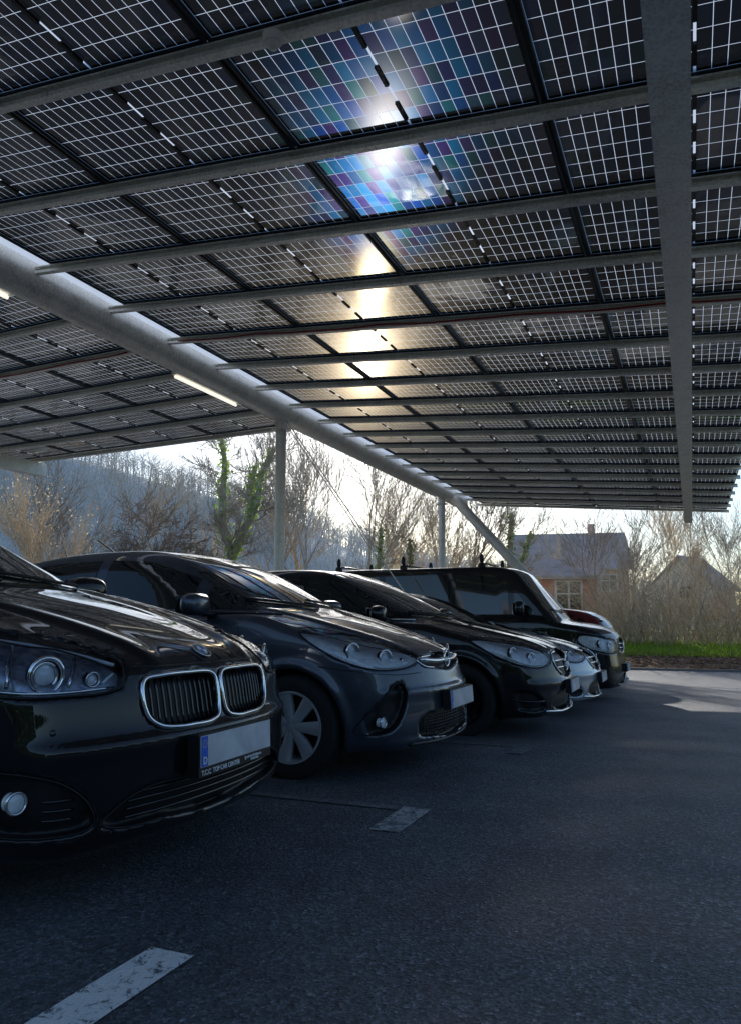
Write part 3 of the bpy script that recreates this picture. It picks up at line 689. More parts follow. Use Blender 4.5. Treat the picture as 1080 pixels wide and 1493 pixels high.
# ---------------------------------------------------------------- carport
CZ = .95
H0, SL = 3.05, .085
def zr(x): return CZ+H0-SL*x            # right roof underside
def zl(x): return CZ+3.50+.018*(x+6.6)  # left roof underside
PX, PY = 1.68, 1.05
XR = 1.02                               # right edge of the right roof
def panel_mat():
    m, t, o = nt('solar_glass')
    co = t.nodes.new('ShaderNodeTexCoord'); sp = t.nodes.new('ShaderNodeSeparateXYZ'); t.links.new(co.outputs['Object'], sp.inputs[0])
    ax = math_n(t, 'SUBTRACT', math_n(t, 'ABSOLUTE', sp.outputs[0]), .006)
    dx = math_n(t, 'PINGPONG', ax, .0400); dy = math_n(t, 'PINGPONG', math_n(t, 'ADD', sp.outputs[1], .492), .082)
    lx = math_n(t, 'LESS_THAN', dx, .0017); ly = math_n(t, 'LESS_THAN', dy, .0019); mid = math_n(t, 'LESS_THAN', ax, .0)
    line = math_n(t, 'MAXIMUM', math_n(t, 'MAXIMUM', lx, ly), mid)
    ix = math_n(t, 'FLOOR', math_n(t, 'DIVIDE', ax, .080)); iy = math_n(t, 'FLOOR', math_n(t, 'DIVIDE', math_n(t, 'ADD', sp.outputs[1], .492), .164))
    oi = t.nodes.new('ShaderNodeObjectInfo')
    cb = t.nodes.new('ShaderNodeCombineXYZ'); t.links.new(math_n(t, 'ADD', ix, math_n(t, 'MULTIPLY', math_n(t, 'SIGN', sp.outputs[0]), 20)), cb.inputs[0]); t.links.new(iy, cb.inputs[1]); t.links.new(math_n(t, 'MULTIPLY', oi.outputs['Random'], 97), cb.inputs[2])
    wn = t.nodes.new('ShaderNodeTexWhiteNoise'); wn.noise_dimensions = '3D'; t.links.new(cb.outputs[0], wn.inputs['Vector'])
    hue = ramp(t, wn.outputs['Value'], [(0, (.0,.10,.60)), (.3, (.0,.30,.75)), (.5, (.0,.04,.25)), (.72, (.08,.05,.32)), (.85, (.0,.30,.42)), (1, (.0,.02,.12))])
    pc = pbsdf(t, (.004,.005,.008), .05, 0, 0, .5)
    cc = ramp(t, wn.outputs['Value'], [(0, (.002,.003,.005)), (1, (.005,.006,.011))]); t.links.new(cc.outputs[0], pc.inputs['Base Color'])
    n1 = noise(t, 2.2, 2, .5, co.outputs['Object']); bump(t, n1.outputs['Fac'], .25, .03, pc)
    def lobe(ior, rough, c, dist='GGX'):
        rf = t.nodes.new('ShaderNodeBsdfRefraction'); rf.distribution = dist; rf.inputs['IOR'].default_value = ior; rf.inputs['Roughness'].default_value = rough
        if isinstance(c, tuple): rf.inputs['Color'].default_value = c
        else: t.links.new(c, rf.inputs['Color'])
        return rf.outputs[0]
    cur = pc.outputs[0]
    # tinted refraction lobes imitate sun glare spots and a blue halo
    for fac, sh in ((.011, lobe(.87, .50, hue.outputs[0], 'BECKMANN')), (.0022, lobe(.875, .30, (1,.98,.93,1), 'BECKMANN')), (.0006, lobe(.79, .18, (1,1,1,1), 'BECKMANN')),
                    (.0020, lobe(.958, .36, (1,.84,.54,1), 'BECKMANN')), (.0018, lobe(.983, .55, (1,.84,.54,1), 'BECKMANN')), (.0016, lobe(1.012, .75, (1,.86,.60,1))), (.0050, lobe(.955, .85, (.95,.78,.55,1)))):
        mx = t.nodes.new('ShaderNodeMixShader'); mx.inputs[0].default_value = fac; t.links.new(cur, mx.inputs[1]); t.links.new(sh, mx.inputs[2]); cur = mx.outputs[0]
    tl = t.nodes.new('ShaderNodeBsdfTranslucent'); tl.inputs[0].default_value = (.9,.9,.9,1)
    tp = t.nodes.new('ShaderNodeBsdfTransparent'); tp.inputs[0].default_value = (.85,.9,.95,1)
    m3 = t.nodes.new('ShaderNodeMixShader'); m3.inputs[0].default_value = .28; t.links.new(tl.outputs[0], m3.inputs[1]); t.links.new(tp.outputs[0], m3.inputs[2])
    m4 = t.nodes.new('ShaderNodeMixShader'); t.links.new(line, m4.inputs[0]); t.links.new(cur, m4.inputs[1]); t.links.new(m3.outputs[0], m4.inputs[2])
    t.links.new(m4.outputs[0], o.inputs[0]); return m
M['solar'] = panel_mat()
M['frame_black'] = simple('module_frame', (.012,.012,.013), .4, .3)
mm = MB(); a, b = .815, .505
mm.add([(-a,-b,0),(a,-b,0),(a,b,0),(-a,b,0)], [(0,3,2,1)], 0)
for (x0, x1, y0, y1) in ((-.83,.83,-.517,-.495), (-.83,.83,.495,.517), (-.83,-.810,-.4945,.4945), (.810,.83,-.4945,.4945)):
    mm.box((x0, y0, -.02), (x1, y1, .02), 1)
for y in (-.33, 0, .33): mm.box((-.013, y-.085, -.022), (.013, y+.085, -.003), 1)
mod_me = mm.build('solar_module', [M['solar'], M['frame_black']]); mesh_mod = mod_me.data; bpy.data.objects.remove(mod_me)

def cprofile(m, x0, z0, x1, z1, y, w=.056, h=.074, mi=0):
    # folded channel, open towards -y
    for (ya, yb, za, zb_) in ((w/2-.004, w/2, -h, 0), (-w/2, w/2-.0045, -h, -h+.004), (-w/2, w/2-.0045, -.004, 0), (-w/2, -w/2+.004, -h+.0045, -h+.026), (-w/2, -w/2+.004, -.012, -.0045)):
        m.add([(x, y+yy, z+zz) for x, z in ((x0, z0), (x1, z1)) for yy in (ya, yb) for zz in (za, zb_)], [(0,1,3,2),(4,6,7,5),(0,4,5,1),(2,3,7,6),(0,2,6,4),(1,5,7,3)], mi)
carport = empty('solar_carport', (-6.07, 10.6, gz(0, 10.6)))
tag(carport, 'steel carport roofed with rows of dark solar panels above the parked cars', 'carport')
left = empty('solar_roof', (-10, 7, 0))
tag(left, 'second solar panel roof left of the long round tube, ending before the first post', 'solar roof')
def kid_of(o, par): o.parent = par; o.matrix_parent_inverse = Matrix.Translation(-Vector(par.location))
y0 = 4.25-1.05*4
nrow = 21
for r in range(nrow):
    y = y0+PY*(r+.5)
    for c in range(4):
        x = XR-PX*(c+.5)
        o = bpy.data.objects.new('solar_module', mesh_mod); C.objects.link(o); kid_of(o, carport)
        o.location = (x, y, zr(x)); o.rotation_euler = (R(random.uniform(-.25,.25)), math.atan(SL)+R(random.uniform(-.2,.2)), 0)
for r in range(nrow+1):
    y = y0+PY*r; m = MB(); cprofile(m, XR+.04, zr(XR+.04)-.025, -5.88, zr(-5.88)-.025, y)
    kid_of(m.build('purlin', M['galv']), carport)
for c in range(1, 4):
    x = XR-PX*c
    m = MB(); m.box((x-.014, y0-.02, zr(x)+.022), (x+.014, y0+PY*nrow, zr(x)+.035)); kid_of(m.build('joint_strip', M['frame_black']), carport)
xb, zt = .04, zr(.04)-.108
m = MB()
for (xa, xb_, za, zb_) in ((-.10,.10,-.014,0), (-.10,.10,-.30,-.286), (-.006,.006,-.2855,-.0145)):
    m.box((xb+xa, -2.5, zt+za), (xb+xb_, y0+PY*nrow+.1, zt+zb_))
kid_of(m.build('main_beam', M['galv']), carport)
YE = y0+PY*nrow
TZ = CZ+3.45
# milky strip added over the panel slit to keep sun patches off the ground
mt_, t_, o_ = nt('milky_strip'); tr_ = t_.nodes.new('ShaderNodeBsdfTranslucent'); tr_.inputs[0].default_value = (.93,.96,1,1); df_ = t_.nodes.new('ShaderNodeBsdfDiffuse'); df_.inputs[0].default_value = (.8,.82,.85,1)
n_ = noise(t_, 9, 4, .6, objco(t_)); f_ = ramp(t_, n_.outputs['Fac'], [(.3, (.02,)*3), (.7, (.18,)*3)])
mx_ = t_.nodes.new('ShaderNodeMixShader'); t_.links.new(f_.outputs[0], mx_.inputs[0]); t_.links.new(tr_.outputs[0], mx_.inputs[1]); t_.links.new(df_.outputs[0], mx_.inputs[2]); t_.links.new(mx_.outputs[0], o_.inputs[0])
m = MB(); za, zb2 = zr(-5.68)+.035, TZ+.215
ys_ = [-4, 2, 8, 14, YE]
for i in range(4): m.add([(-5.66, ys_[i], za), (-6.07, ys_[i], zb2), (-6.07, ys_[i+1], zb2), (-5.66, ys_[i+1], za)], [(0,1,2,3)])
kid_of(m.build('sun_block_strip', mt_), carport)
m = MB(); m.add([(-6.08, -4, TZ+.212), (-6.55, -4, zl(-6.55)+.035), (-6.55, yl_ := y0+PY*11, zl(-6.55)+.035), (-6.08, yl_, TZ+.212)], [(0,1,2,3)])  # sheet added over the left gap to block direct sun
kid_of(m.build('sun_block_sheet', M['galv']), carport)
m = MB(); m.tube([(-6.07,-4,TZ),(-6.07,5,TZ),(-6.07,12,TZ),(-6.07,YE-.9,TZ)], .20, 32); kid_of(m.build('ridge_tube', M['galv_tube'], auto=40), carport)
for yy in (10.6, 19.3):
    z0 = gz(0, yy)-.05
    m = MB(); m.tube([(-6.07,yy,z0),(-6.07,yy,TZ-.15)], .085, 24); kid_of(m.build('post', M['galv_tube'], auto=40), carport)
    m = MB(); m.lathe([(.0,.0),(.16,0),(.16,.02),(.10,.02),(.10,.16),(.0,.16)], 24, 'z'); o = m.build('post_collar', M['galv_tube'], auto=40); kid_of(o, carport); o.location = (-6.07, yy, TZ-.34)
m = MB(); m.tube([(-5.9,19.9,TZ-.1),(-1.6,19.9,-.55)], .13, 24); kid_of(m.build('raking_strut', M['galv_tube'], auto=40), carport)
for (p0, p1) in (((-6.0,10.6,TZ-.15),(-3.0,10.75,.0)), ((-6.07,10.75,TZ-.2),(-6.07,19.0,.2))):
    m = MB(); m.tube([p0, p1], .010, 8); kid_of(m.build('tie_rod', M['galv_tube'], smooth=True), carport)
M['red'] = simple('red_cable', (.35,.012,.012), .4)
m = MB()
m.tube([(1.0, y0+PY*7-.04, zr(1)-.06)]+[(x, y0+PY*7-.045+.008*math.sin(x*7), zr(x)-.07-.02*abs(math.sin(x*2.1))) for x in np.linspace(.8, -5.7, 40)], .009, 6)
kid_of(m.build('red_cable', M['red'], smooth=True), carport)
m = MB(); m.tube([(-6.5, y0+PY*7-.04, zl(-6.5)-.08)]+[(x, y0+PY*7-.045, zl(x)-.08-.02*abs(math.sin(x*2.1))) for x in np.linspace(-6.8,-13,30)], .009, 6); kid_of(m.build('red_cable', M['red'], smooth=True), left)
M['lamp_on'] = simple('tube_lamp', (.9,.88,.8), .4, emit=((1,.94,.82), 1.0))
for (a_, b_) in ((3.6, 5.35), (8.05, 9.6)):
    l = empty('strip_light', (0,0,0)); kid_of(l, carport); l.location = (0,0,0)
    m = MB(); m.box((-6.33, a_, TZ-.14), (-6.23, b_, TZ-.07)); m.build('housing', M['galv'], l)
    m = MB(); m.tube([(-6.29, a_+.03, TZ-.165),(-6.29, b_-.03, TZ-.165)], .022, 10); m.build('light_tube', M['lamp_on'], l, smooth=True)
sx, sy = -1.9, y0+PY*3
s_ = empty('ceiling_sensor', (sx, sy-.045, zr(sx)-.098)); tag(s_, 'small white round sensor hanging under the nearest steel purlin', 'sensor')
M['whiteplastic'] = simple('white_plastic', (.9,.87,.78), .35, 0, .2, .05)
m = MB(); m.lathe([(0,0),(.055,0),(.055,-.03),(.047,-.045),(0,-.045)], 24, 'z'); m.build('sensor_base', M['whiteplastic'], s_, auto=40)
m = MB(); blob(m, (0,0,-.05), (.036,.036,.034)); m.build('sensor_dome', M['whiteplastic'], s_, smooth=True)
# left roof
yl0 = y0+PY*2
for r in range(9):
    y = yl0+PY*(r+.5)
    for c in range(4):
        x = -6.45-PX*(c+.5)
        o = bpy.data.objects.new('solar_module', mesh_mod); C.objects.link(o); kid_of(o, left)
        o.location = (x, y, zl(x)); o.rotation_euler = (R(random.uniform(-.25,.25)), -math.atan(.018), 0)
for r in range(10):
    y = yl0+PY*r; m = MB(); cprofile(m, -6.3, zl(-6.3)-.025, -13.5, zl(-13.5)-.025, y)
    kid_of(m.build('purlin', M['galv']), left)
m = MB(); m.box((-12.6, -2, zl(-12.5)-.38), (-12.4, yl0+PY*9+.15, zl(-12.5)-.115)); kid_of(m.build('main_beam', M['galv']), left)
m = MB(); m.tube([(-12.5, 6.5, -.1), (-12.5, 6.5, zl(-12.5)-.37)], .085, 20); kid_of(m.build('post', M['galv_tube'], auto=40), left)

# ---------------------------------------------------------------- ground
def asphalt():
    m, t, o = nt('asphalt'); p = pbsdf(t, (.05,.05,.05), .6, 0, 0, .5)
    co = objco(t)
    n1 = noise(t, .35, 5, .6, co, .6); n2 = noise(t, 2.2, 6, .65, co); n3 = noise(t, 90, 3, .7, co)
    v = t.nodes.new('ShaderNodeTexVoronoi'); v.inputs['Scale'].default_value = 85; t.links.new(co, v.inputs['Vector'])
    v2 = t.nodes.new('ShaderNodeTexVoronoi'); v2.inputs['Scale'].default_value = 210; t.links.new(co, v2.inputs['Vector'])
    big = ramp(t, math_n(t, 'ADD', math_n(t, 'MULTIPLY', n1.outputs['Fac'], .6), math_n(t, 'MULTIPLY', n2.outputs['Fac'], .4)), [(.38, (.095,.102,.118)), (.5, (.140,.149,.168)), (.62, (.195,.204,.222))])
    st = ramp(t, math_n(t, 'ADD', math_n(t, 'MULTIPLY', v.outputs['Color'], .55), math_n(t, 'MULTIPLY', v2.outputs['Color'], .45)), [(.15, (.30,.30,.30)), (.5, (.80,.80,.80)), (.75, (1.5,1.5,1.5)), (.95, (4,4,3.9))])
    mx = t.nodes.new('ShaderNodeMix'); mx.data_type = 'RGBA'; mx.blend_type = 'MULTIPLY'; mx.inputs[0].default_value = 1
    t.links.new(big.outputs[0], mx.inputs[6]); t.links.new(st.outputs[0], mx.inputs[7]); t.links.new(mx.outputs[2], p.inputs['Base Color'])
    rr = ramp(t, n1.outputs['Fac'], [(.40, (.50,)*3), (.6, (.70,)*3)]); t.links.new(rr.outputs[0], p.inputs['Roughness'])
    h = math_n(t, 'ADD', math_n(t, 'MULTIPLY', v.outputs['Distance'], .6), n3.outputs['Fac']); bump(t, h, 1.0, .009, p)
    t.links.new(p.outputs[0], o.inputs[0]); return m
M['asphalt'] = asphalt()
def sheet(name, xs, ys, fz, mats):
    m = MB(); nx, ny = len(xs), len(ys)
    m.v = [(x, y, fz(x, y)) for y in ys for x in xs]
    for j in range(ny-1):
        for i in range(nx-1):
            m.f.append((j*nx+i, j*nx+i+1, (j+1)*nx+i+1, (j+1)*nx+i)); m.m.append(0)
    return m.build(name, mats, smooth=True)
ap = sheet('asphalt', list(np.linspace(-30, 22, 27)), list(np.linspace(-14, 3, 8))+list(np.linspace(3.5, 7, 8))+list(np.linspace(8, 23.5, 20)), gz, M['asphalt']); tag(ap, 'grey asphalt car park surface', 'asphalt', None, 'structure')
def ground_mat():
    m, t, o = nt('bank_ground'); p = pbsdf(t, (.1,.1,.05), .9); co = objco(t)
    n1 = noise(t, .8, 6, .7, co); n2 = noise(t, 14, 6, .7, co)
    sp = t.nodes.new('ShaderNodeSeparateXYZ'); t.links.new(co, sp.inputs[0])
    v = t.nodes.new('ShaderNodeTexVoronoi'); v.inputs['Scale'].default_value = 9; t.links.new(co, v.inputs['Vector'])
    leaf = ramp(t, v.outputs['Color'], [(0, (.07,.04,.025)), (.5, (.22,.13,.08)), (1, (.40,.27,.17))])
    gr = ramp(t, n2.outputs['Fac'], [(.3, (.10,.16,.02)), (.7, (.26,.36,.05))])
    f = math_n(t, 'ADD', math_n(t, 'MULTIPLY', math_n(t, 'SUBTRACT', sp.outputs[1], 26.6), .8), math_n(t, 'MULTIPLY', math_n(t, 'SUBTRACT', n1.outputs['Fac'], .5), 3))
    fc = t.nodes.new('ShaderNodeClamp'); t.links.new(f, fc.inputs[0])
    mx = t.nodes.new('ShaderNodeMix'); mx.data_type = 'RGBA'; t.links.new(fc.outputs[0], mx.inputs[0]); t.links.new(leaf.outputs[0], mx.inputs[6]); t.links.new(gr.outputs[0], mx.inputs[7]); t.links.new(mx.outputs[2], p.inputs['Base Color'])
    bump(t, n2.outputs['Fac'], .8, .05, p); t.links.new(p.outputs[0], o.inputs[0]); return m
M['ground'] = ground_mat()
gd = sheet('ground', [-900,-300,-120,-60]+list(np.linspace(-40, 40, 60))+[60,120,300,900], [-900,-300,-100,-30,-10,0,3,4,4.5,5,5.5,6,8,14,20]+list(np.linspace(23.4, 40, 40))+[50,70,120,300,900], terr, M['ground']); tag(gd, 'bank and ground beyond the car park', 'ground', None, 'structure')
m = MB(); m.box((-30, 23.3, -.6), (22, 23.42, -.39)); M['kerb'] = simple('kerb_stone', (.25,.24,.22), .8, bmp=.4); tag(m.build('kerb', M['kerb']), 'low pale kerb stone edging between asphalt and leaf litter', 'kerb', None, 'structure')
def linepaint(name, lo, hi, c):
    m, t, o = nt(name); p = pbsdf(t, (.6,.6,.58), .6); co = objco(t)
    n = noise(t, 22, 9, .85, co, .8); r = ramp(t, n.outputs['Fac'], [(lo, (.12,.13,.14)), (hi, c)]); t.links.new(r.outputs[0], p.inputs['Base Color'])
    v = t.nodes.new('ShaderNodeTexVoronoi'); v.inputs['Scale'].default_value = 110; t.links.new(co, v.inputs['Vector'])
    bump(t, v.outputs['Distance'], .6, .006, p)
    t.links.new(p.outputs[0], o.inputs[0]); return m
M['line'] = linepaint('road_paint', .42, .47, (.92,.92,.90))
M['line_worn'] = linepaint('worn_paint', .45, .54, (.58,.59,.60))
M['line_faint'] = linepaint('faint_paint', .48, .62, (.38,.39,.40))
marks = [(-1.51,-1.36,.6,1.93,'line'), (-1.42,-1.27,3.34,3.80,'line_worn'), (-1.32,-1.2,5.7,6.05,'line_faint'), (-3.8,-1.425,3.72,3.80,'line_faint'), (-3.8,-1.35,6.06,6.14,'line_faint')]
for i, (x0, x1, ya, yb, w) in enumerate(marks):
    n = 8; m = MB(); vs = []
    for k in range(n+1):
        y = ya+(yb-ya)*k/n; vs += [(x0, y, gz(0, y)+.005), (x1, y, gz(0, y)+.005)]
    m.add(vs, [(2*k, 2*k+1, 2*k+3, 2*k+2) for k in range(n)])
    tag(m.build('road_marking', M[w]), 'painted bay marking', 'road marking', None, 'structure')

m = MB()
for i in range(16000):
    x = random.uniform(-9, 12); y = 26.3+random.random()**1.3*4; z = terr(x, y); h = random.uniform(.05,.16); a = random.random()*6.28; w = .012
    dx, dy = math.cos(a)*w, math.sin(a)*w; l = random.uniform(-.05,.05)
    m.v += [(x-dx, y-dy, z), (x+dx, y+dy, z), (x+l, y+l, z+h)]; b = len(m.v)-3; m.f.append((b, b+1, b+2)); m.m.append(0)
def leafmat(name, c1, c2, tr=.5):
    mt, t, o = nt(name); oi = t.nodes.new('ShaderNodeNewGeometry')
    r = ramp(t, oi.outputs['Random Per Island'], [(0, c1), (1, c2)])
    d = t.nodes.new('ShaderNodeBsdfDiffuse'); tl = t.nodes.new('ShaderNodeBsdfTranslucent'); t.links.new(r.outputs[0], d.inputs[0]); t.links.new(r.outputs[0], tl.inputs[0])
    mx = t.nodes.new('ShaderNodeMixShader'); mx.inputs[0].default_value = tr; t.links.new(d.outputs[0], mx.inputs[1]); t.links.new(tl.outputs[0], mx.inputs[2]); t.links.new(mx.outputs[0], o.inputs[0]); return mt
M['grass'] = leafmat('grass_blades', (.24,.38,.03), (.55,.72,.09), .65)
tag(m.build('grass', M['grass']), 'sunlit green grass strip along the top of the bank', 'grass', None, 'stuff')
m = MB()
for i in range(9000):
    x = random.uniform(-9, 12); y = 23.45+random.random()*3.6; z = terr(x, y)+.012; s = random.uniform(.03,.07); a = random.random()*6.28; tx, ty = random.uniform(-.03,.03), random.uniform(-.02,.04)
    c, q = math.cos(a)*s, math.sin(a)*s
    m.v += [(x-c, y-q, z), (x+q, y-c, z+ty), (x+c, y+q, z+tx), (x-q, y+c, z+.01)]; b = len(m.v)-4; m.f.append((b, b+1, b+2, b+3)); m.m.append(0)
M['litter'] = leafmat('leaf_litter', (.20,.11,.06), (.62,.42,.27), .4)
tag(m.build('leaf_litter', M['litter']), 'brown dead leaves lying on the bank', 'leaves', None, 'stuff')

# ---------------------------------------------------------------- trees
TH = R(22.9)
def bearing(tv, dist):
    return (-math.sin(TH)+tv*math.cos(TH))*dist, (math.cos(TH)+tv*math.sin(TH))*dist
def seg(m, p, q, r0, r1, n=4, mi=0):
    d = (q-p)
    if d.length < 1e-6: return
    d.normalize(); u = d.orthogonal().normalized(); w = d.cross(u); b = len(m.v)
    for c, r in ((p, r0), (q, r1)):
        for j in range(n):
            a = 6.2832*j/n; v = c+(u*math.cos(a)+w*math.sin(a))*r; m.v.append((v.x, v.y, v.z))
    for j in range(n): m.f.append((b+j, b+(j+1) % n, b+n+(j+1) % n, b+n+j)); m.m.append(mi)
def grow(p, d, L, r, dep, rnd, tips, limbs, up=.12, wob=.22, spread=.75):
    k = 4 if dep > 1 else 3; q = p.copy()
    for i in range(k):
        d = (d+Vector((rnd.gauss(0, wob), rnd.gauss(0, wob), rnd.gauss(0, wob*.7)+up*.5))).normalized()
        n = q+d*(L/k); r1 = max(.004, r*(.86 if dep > 0 else .7)); limbs.append((q.copy(), n.copy(), r))
        q = n; r = r1
        if dep > 0 and (i > 0 or dep < 3):
            for _ in range(1 if rnd.random() < .6 else 2):
                ax = Vector((rnd.gauss(0,1), rnd.gauss(0,1), rnd.gauss(0,.6))).normalized()
                nd = (d+ax*spread*rnd.uniform(.6,1.2)).normalized(); nd.z = nd.z*.8+up
                grow(q, nd.normalized(), L*rnd.uniform(.5,.78), max(.005, r*rnd.uniform(.45,.65)), dep-1, rnd, tips, limbs, up, wob, spread)
    if dep > 0: grow(q, d, L*.7, r*.8, dep-1, rnd, tips, limbs, up, wob, spread)
    else: tips.append(q.copy())
def bark(name, c): return simple(name, c, .85, var=.35, vs=6, bmp=.5, bs=30)
M['bark1'] = bark('bark_brown', (.48,.37,.26)); M['bark2'] = bark('bark_grey', (.54,.47,.39)); M['bark3'] = bark('bark_tan', (.76,.60,.42)); M['barkdark'] = bark('bark_dark', (.34,.27,.21))
M['ivy'] = leafmat('ivy_leaves', (.22,.42,.03), (.70,.92,.20), .55)
M['ivydark'] = leafmat('ivy_leaves_dark', (.10,.20,.03), (.40,.56,.12), .5)
M['gold'] = leafmat('dry_leaves', (.50,.40,.26), (.85,.74,.55), .5)
def leaves(m, c, n, rad, s, rnd):
    for _ in range(n):
        p = c+Vector((rnd.gauss(0,rad), rnd.gauss(0,rad), rnd.gauss(0,rad))); a = Vector((rnd.gauss(0,1), rnd.gauss(0,1), rnd.gauss(0,1))).normalized(); u = a.orthogonal().normalized()*s*rnd.uniform(.6,1.2); w = a.cross(u)
        b = len(m.v)
        for v in (p-u, p+w*.6, p+u, p-w*.6): m.v.append((v.x, v.y, v.z))
        m.f.append((b, b+1, b+2, b+3)); m.m.append(0)
def tree(seed, x, y, h, mat, label, ivy=0, gold=0, dep=4, up=.15, spread=.75, r=None, cat='tree', wob=.2, trunk_bias=.42, manual=None, ivm='ivydark'):
    rnd = random.Random(seed); root = empty('bare_tree', (x, y, terr(x, y)-.05)); tag(root, label, cat)
    tips = []; limbs = []; r = r or h*.018
    if manual:
        for (pts, r0) in manual:
            P = cr(pts, False, 5); rr = r0
            for a, b in zip(P[:-1], P[1:]):
                A = Vector((a[0]*math.cos(TH), a[0]*math.sin(TH)+a[1], a[2])); B_ = Vector((b[0]*math.cos(TH), b[0]*math.sin(TH)+b[1], b[2]))
                limbs.append((A, B_, rr)); rr *= .96
                if A.z > 1.6:
                    nd = Vector((rnd.gauss(0,1), rnd.gauss(0,1), rnd.uniform(0,1))).normalized()
                    sub = []; grow(B_, nd, rnd.uniform(.4,.8), .016, 2, rnd, tips, sub, up, wob, spread); limbs += sub
    else:
        grow(Vector((0,0,0)), Vector((rnd.uniform(-.1,.1), rnd.uniform(-.1,.1), 1)), h*trunk_bias, r, dep, rnd, tips, limbs, up, wob*.6, spread)
    tr = MB(); cr_ = MB()
    for (p, q, rr) in limbs:
        rr = max(rr, .007)
        seg(tr if rr > r*.45 else cr_, p, q, rr, rr*.85, 7 if rr > r*.45 else (4 if rr > .015 else 3))
    tr.build('trunk', mat, root); cr_.build('crown', mat, root)
    if ivy:
        mi = MB()
        for (p, q, rr) in limbs:
            if rr > r*ivy and p.z < h*.98:
                k = max(2, int((q-p).length/.05))
                for i in range(k): leaves(mi, p.lerp(q, i/k), 13, .04+rr*.50, .05, rnd)
        mi.build('ivy', M[ivm], root)
    if gold:
        mg = MB()
        for p in tips:
            if rnd.random() < gold: leaves(mg, p, 3, .12, .035, rnd)
        mg.build('dry_leaf', M['gold'], root)['kind'] = 'stuff'
    return root
tree(11, *bearing(-.185, 18.5), 6.2, M['bark2'], 'tree with trunk and forked limbs thickly wrapped in green ivy, left of the first post', ivy=.3, r=.17, ivm='ivy', dep=2,
     manual=[([(0,0,0),(.04,0,1.2),(-.02,0,2.4),(.02,0,3.1)], .19), ([(.02,0,3.0),(-.22,0,3.7),(-.30,.1,4.5),(-.22,0,5.3),(-.35,0,6.0)], .13), ([(.02,0,2.9),(.32,0,3.6),(.60,0,4.2),(.75,-.1,4.9),(1.0,0,5.6)], .12), ([(.45,0,3.9),(.40,.1,4.6),(.5,.1,5.2)], .09)])
tree(12, *bearing(-.31, 20), 5.2, M['barkdark'], 'low wide bare tree with tangled arching branches left of the ivy covered tree', dep=5, up=.02, spread=1.0, r=.11, wob=.3, trunk_bias=.34)
tree(13, *bearing(-.42, 22), 5.6, M['bark3'], 'slender tree holding pale golden dry leaves at the far left', gold=.4, dep=4, spread=.5)
tree(14, *bearing(-.06, 26), 8.0, M['bark2'], 'tall thin grey bare tree just right of the first post', dep=4, spread=.5, r=.09)
tree(15, *bearing(-.01, 30), 8.4, M['bark2'], 'tall upright bare tree between the two posts', dep=4, spread=.45, r=.11)
tree(16, *bearing(.012, 26), 5.0, M['bark1'], 'narrow trunk wrapped in dark ivy left of the second post', ivy=.6, r=.10, manual=[([(0,0,0),(.05,0,1.5),(-.03,0,3),(.06,0,4.6)], .12)])
tree(17, *bearing(.052, 27), 4.6, M['bark1'], 'smaller ivy clad trunk close beside the second post', ivy=.6, r=.09, manual=[([(0,0,0),(-.05,0,1.5),(.05,0,2.8),(0,0,4.2)], .11)])
tree(18, *bearing(.185, 28), 5.6, M['bark1'], 'dark ivy covered tree behind the raking strut', ivy=.4, r=.12, manual=[([(0,0,0),(.05,0,1.5),(-.03,0,3),(.1,0,5)], .16), ([(0,0,2.5),(.5,0,3.4),(.8,0,4.3)], .09)])
tree(19, *bearing(.12, 31), 7.0, M['barkdark'], 'dark bare tree between the second post and the strut foot', dep=4, spread=.6, r=.12)
tree(20, *bearing(.385, 32), 6.5, M['bark3'], 'thin tan bare tree in front of the gap between the two right houses', dep=4, spread=.55, r=.07)
tree(21, *bearing(.47, 31), 6.0, M['bark2'], 'bare tree at the far right edge in front of the gabled house', dep=4, spread=.7, r=.08)
tree(22, *bearing(-.49, 27), 7.4, M['barkdark'], 'dark bare tree at the left edge of the picture', dep=4, spread=.6, r=.10)
tree(23, *bearing(-.125, 31), 8.0, M['bark1'], 'brown bare tree right behind the first post', dep=4, spread=.6, r=.12)
tree(24, *bearing(-.36, 33), 8.6, M['bark2'], 'large grey bare tree at the left behind the low wide one', dep=4, spread=.65, r=.14)
tree(25, *bearing(.30, 33), 6.2, M['barkdark'], 'dark bare tree standing in front of the brown roofed house', dep=4, spread=.65, r=.10)
tree(26, *bearing(-.24, 29), 7.2, M['bark3'], 'tan bare tree between the low wide tree and the ivy covered one', dep=3, spread=.6, r=.10)
tree(27, *bearing(.34, 30), 4.8, M['bark2'], 'short grey bare sapling left of the gap between the right houses', dep=4, spread=.6, r=.06)
tree(28, *bearing(.43, 34), 6.0, M['bark1'], 'brown twiggy tree before the grey gable at the right', dep=4, spread=.7, r=.08)
tree(29, *bearing(.09, 27), 5.8, M['bark3'], 'light brown slim tree right beside the second post', dep=4, spread=.5, r=.07)
tree(30, *bearing(.03, 35), 7.6, M['bark3'], 'pale bare tree in front of the distant pale house', dep=4, spread=.7, r=.10)
tree(31, *bearing(-.085, 36), 9.0, M['bark1'], 'tall brown bare tree farther back beside the first post', dep=4, spread=.6, r=.12)
tree(33, *bearing(.27, 38), 7.0, M['bark2'], 'grey bare tree crossing the middle of the brown roof', dep=3, spread=.7, r=.08)
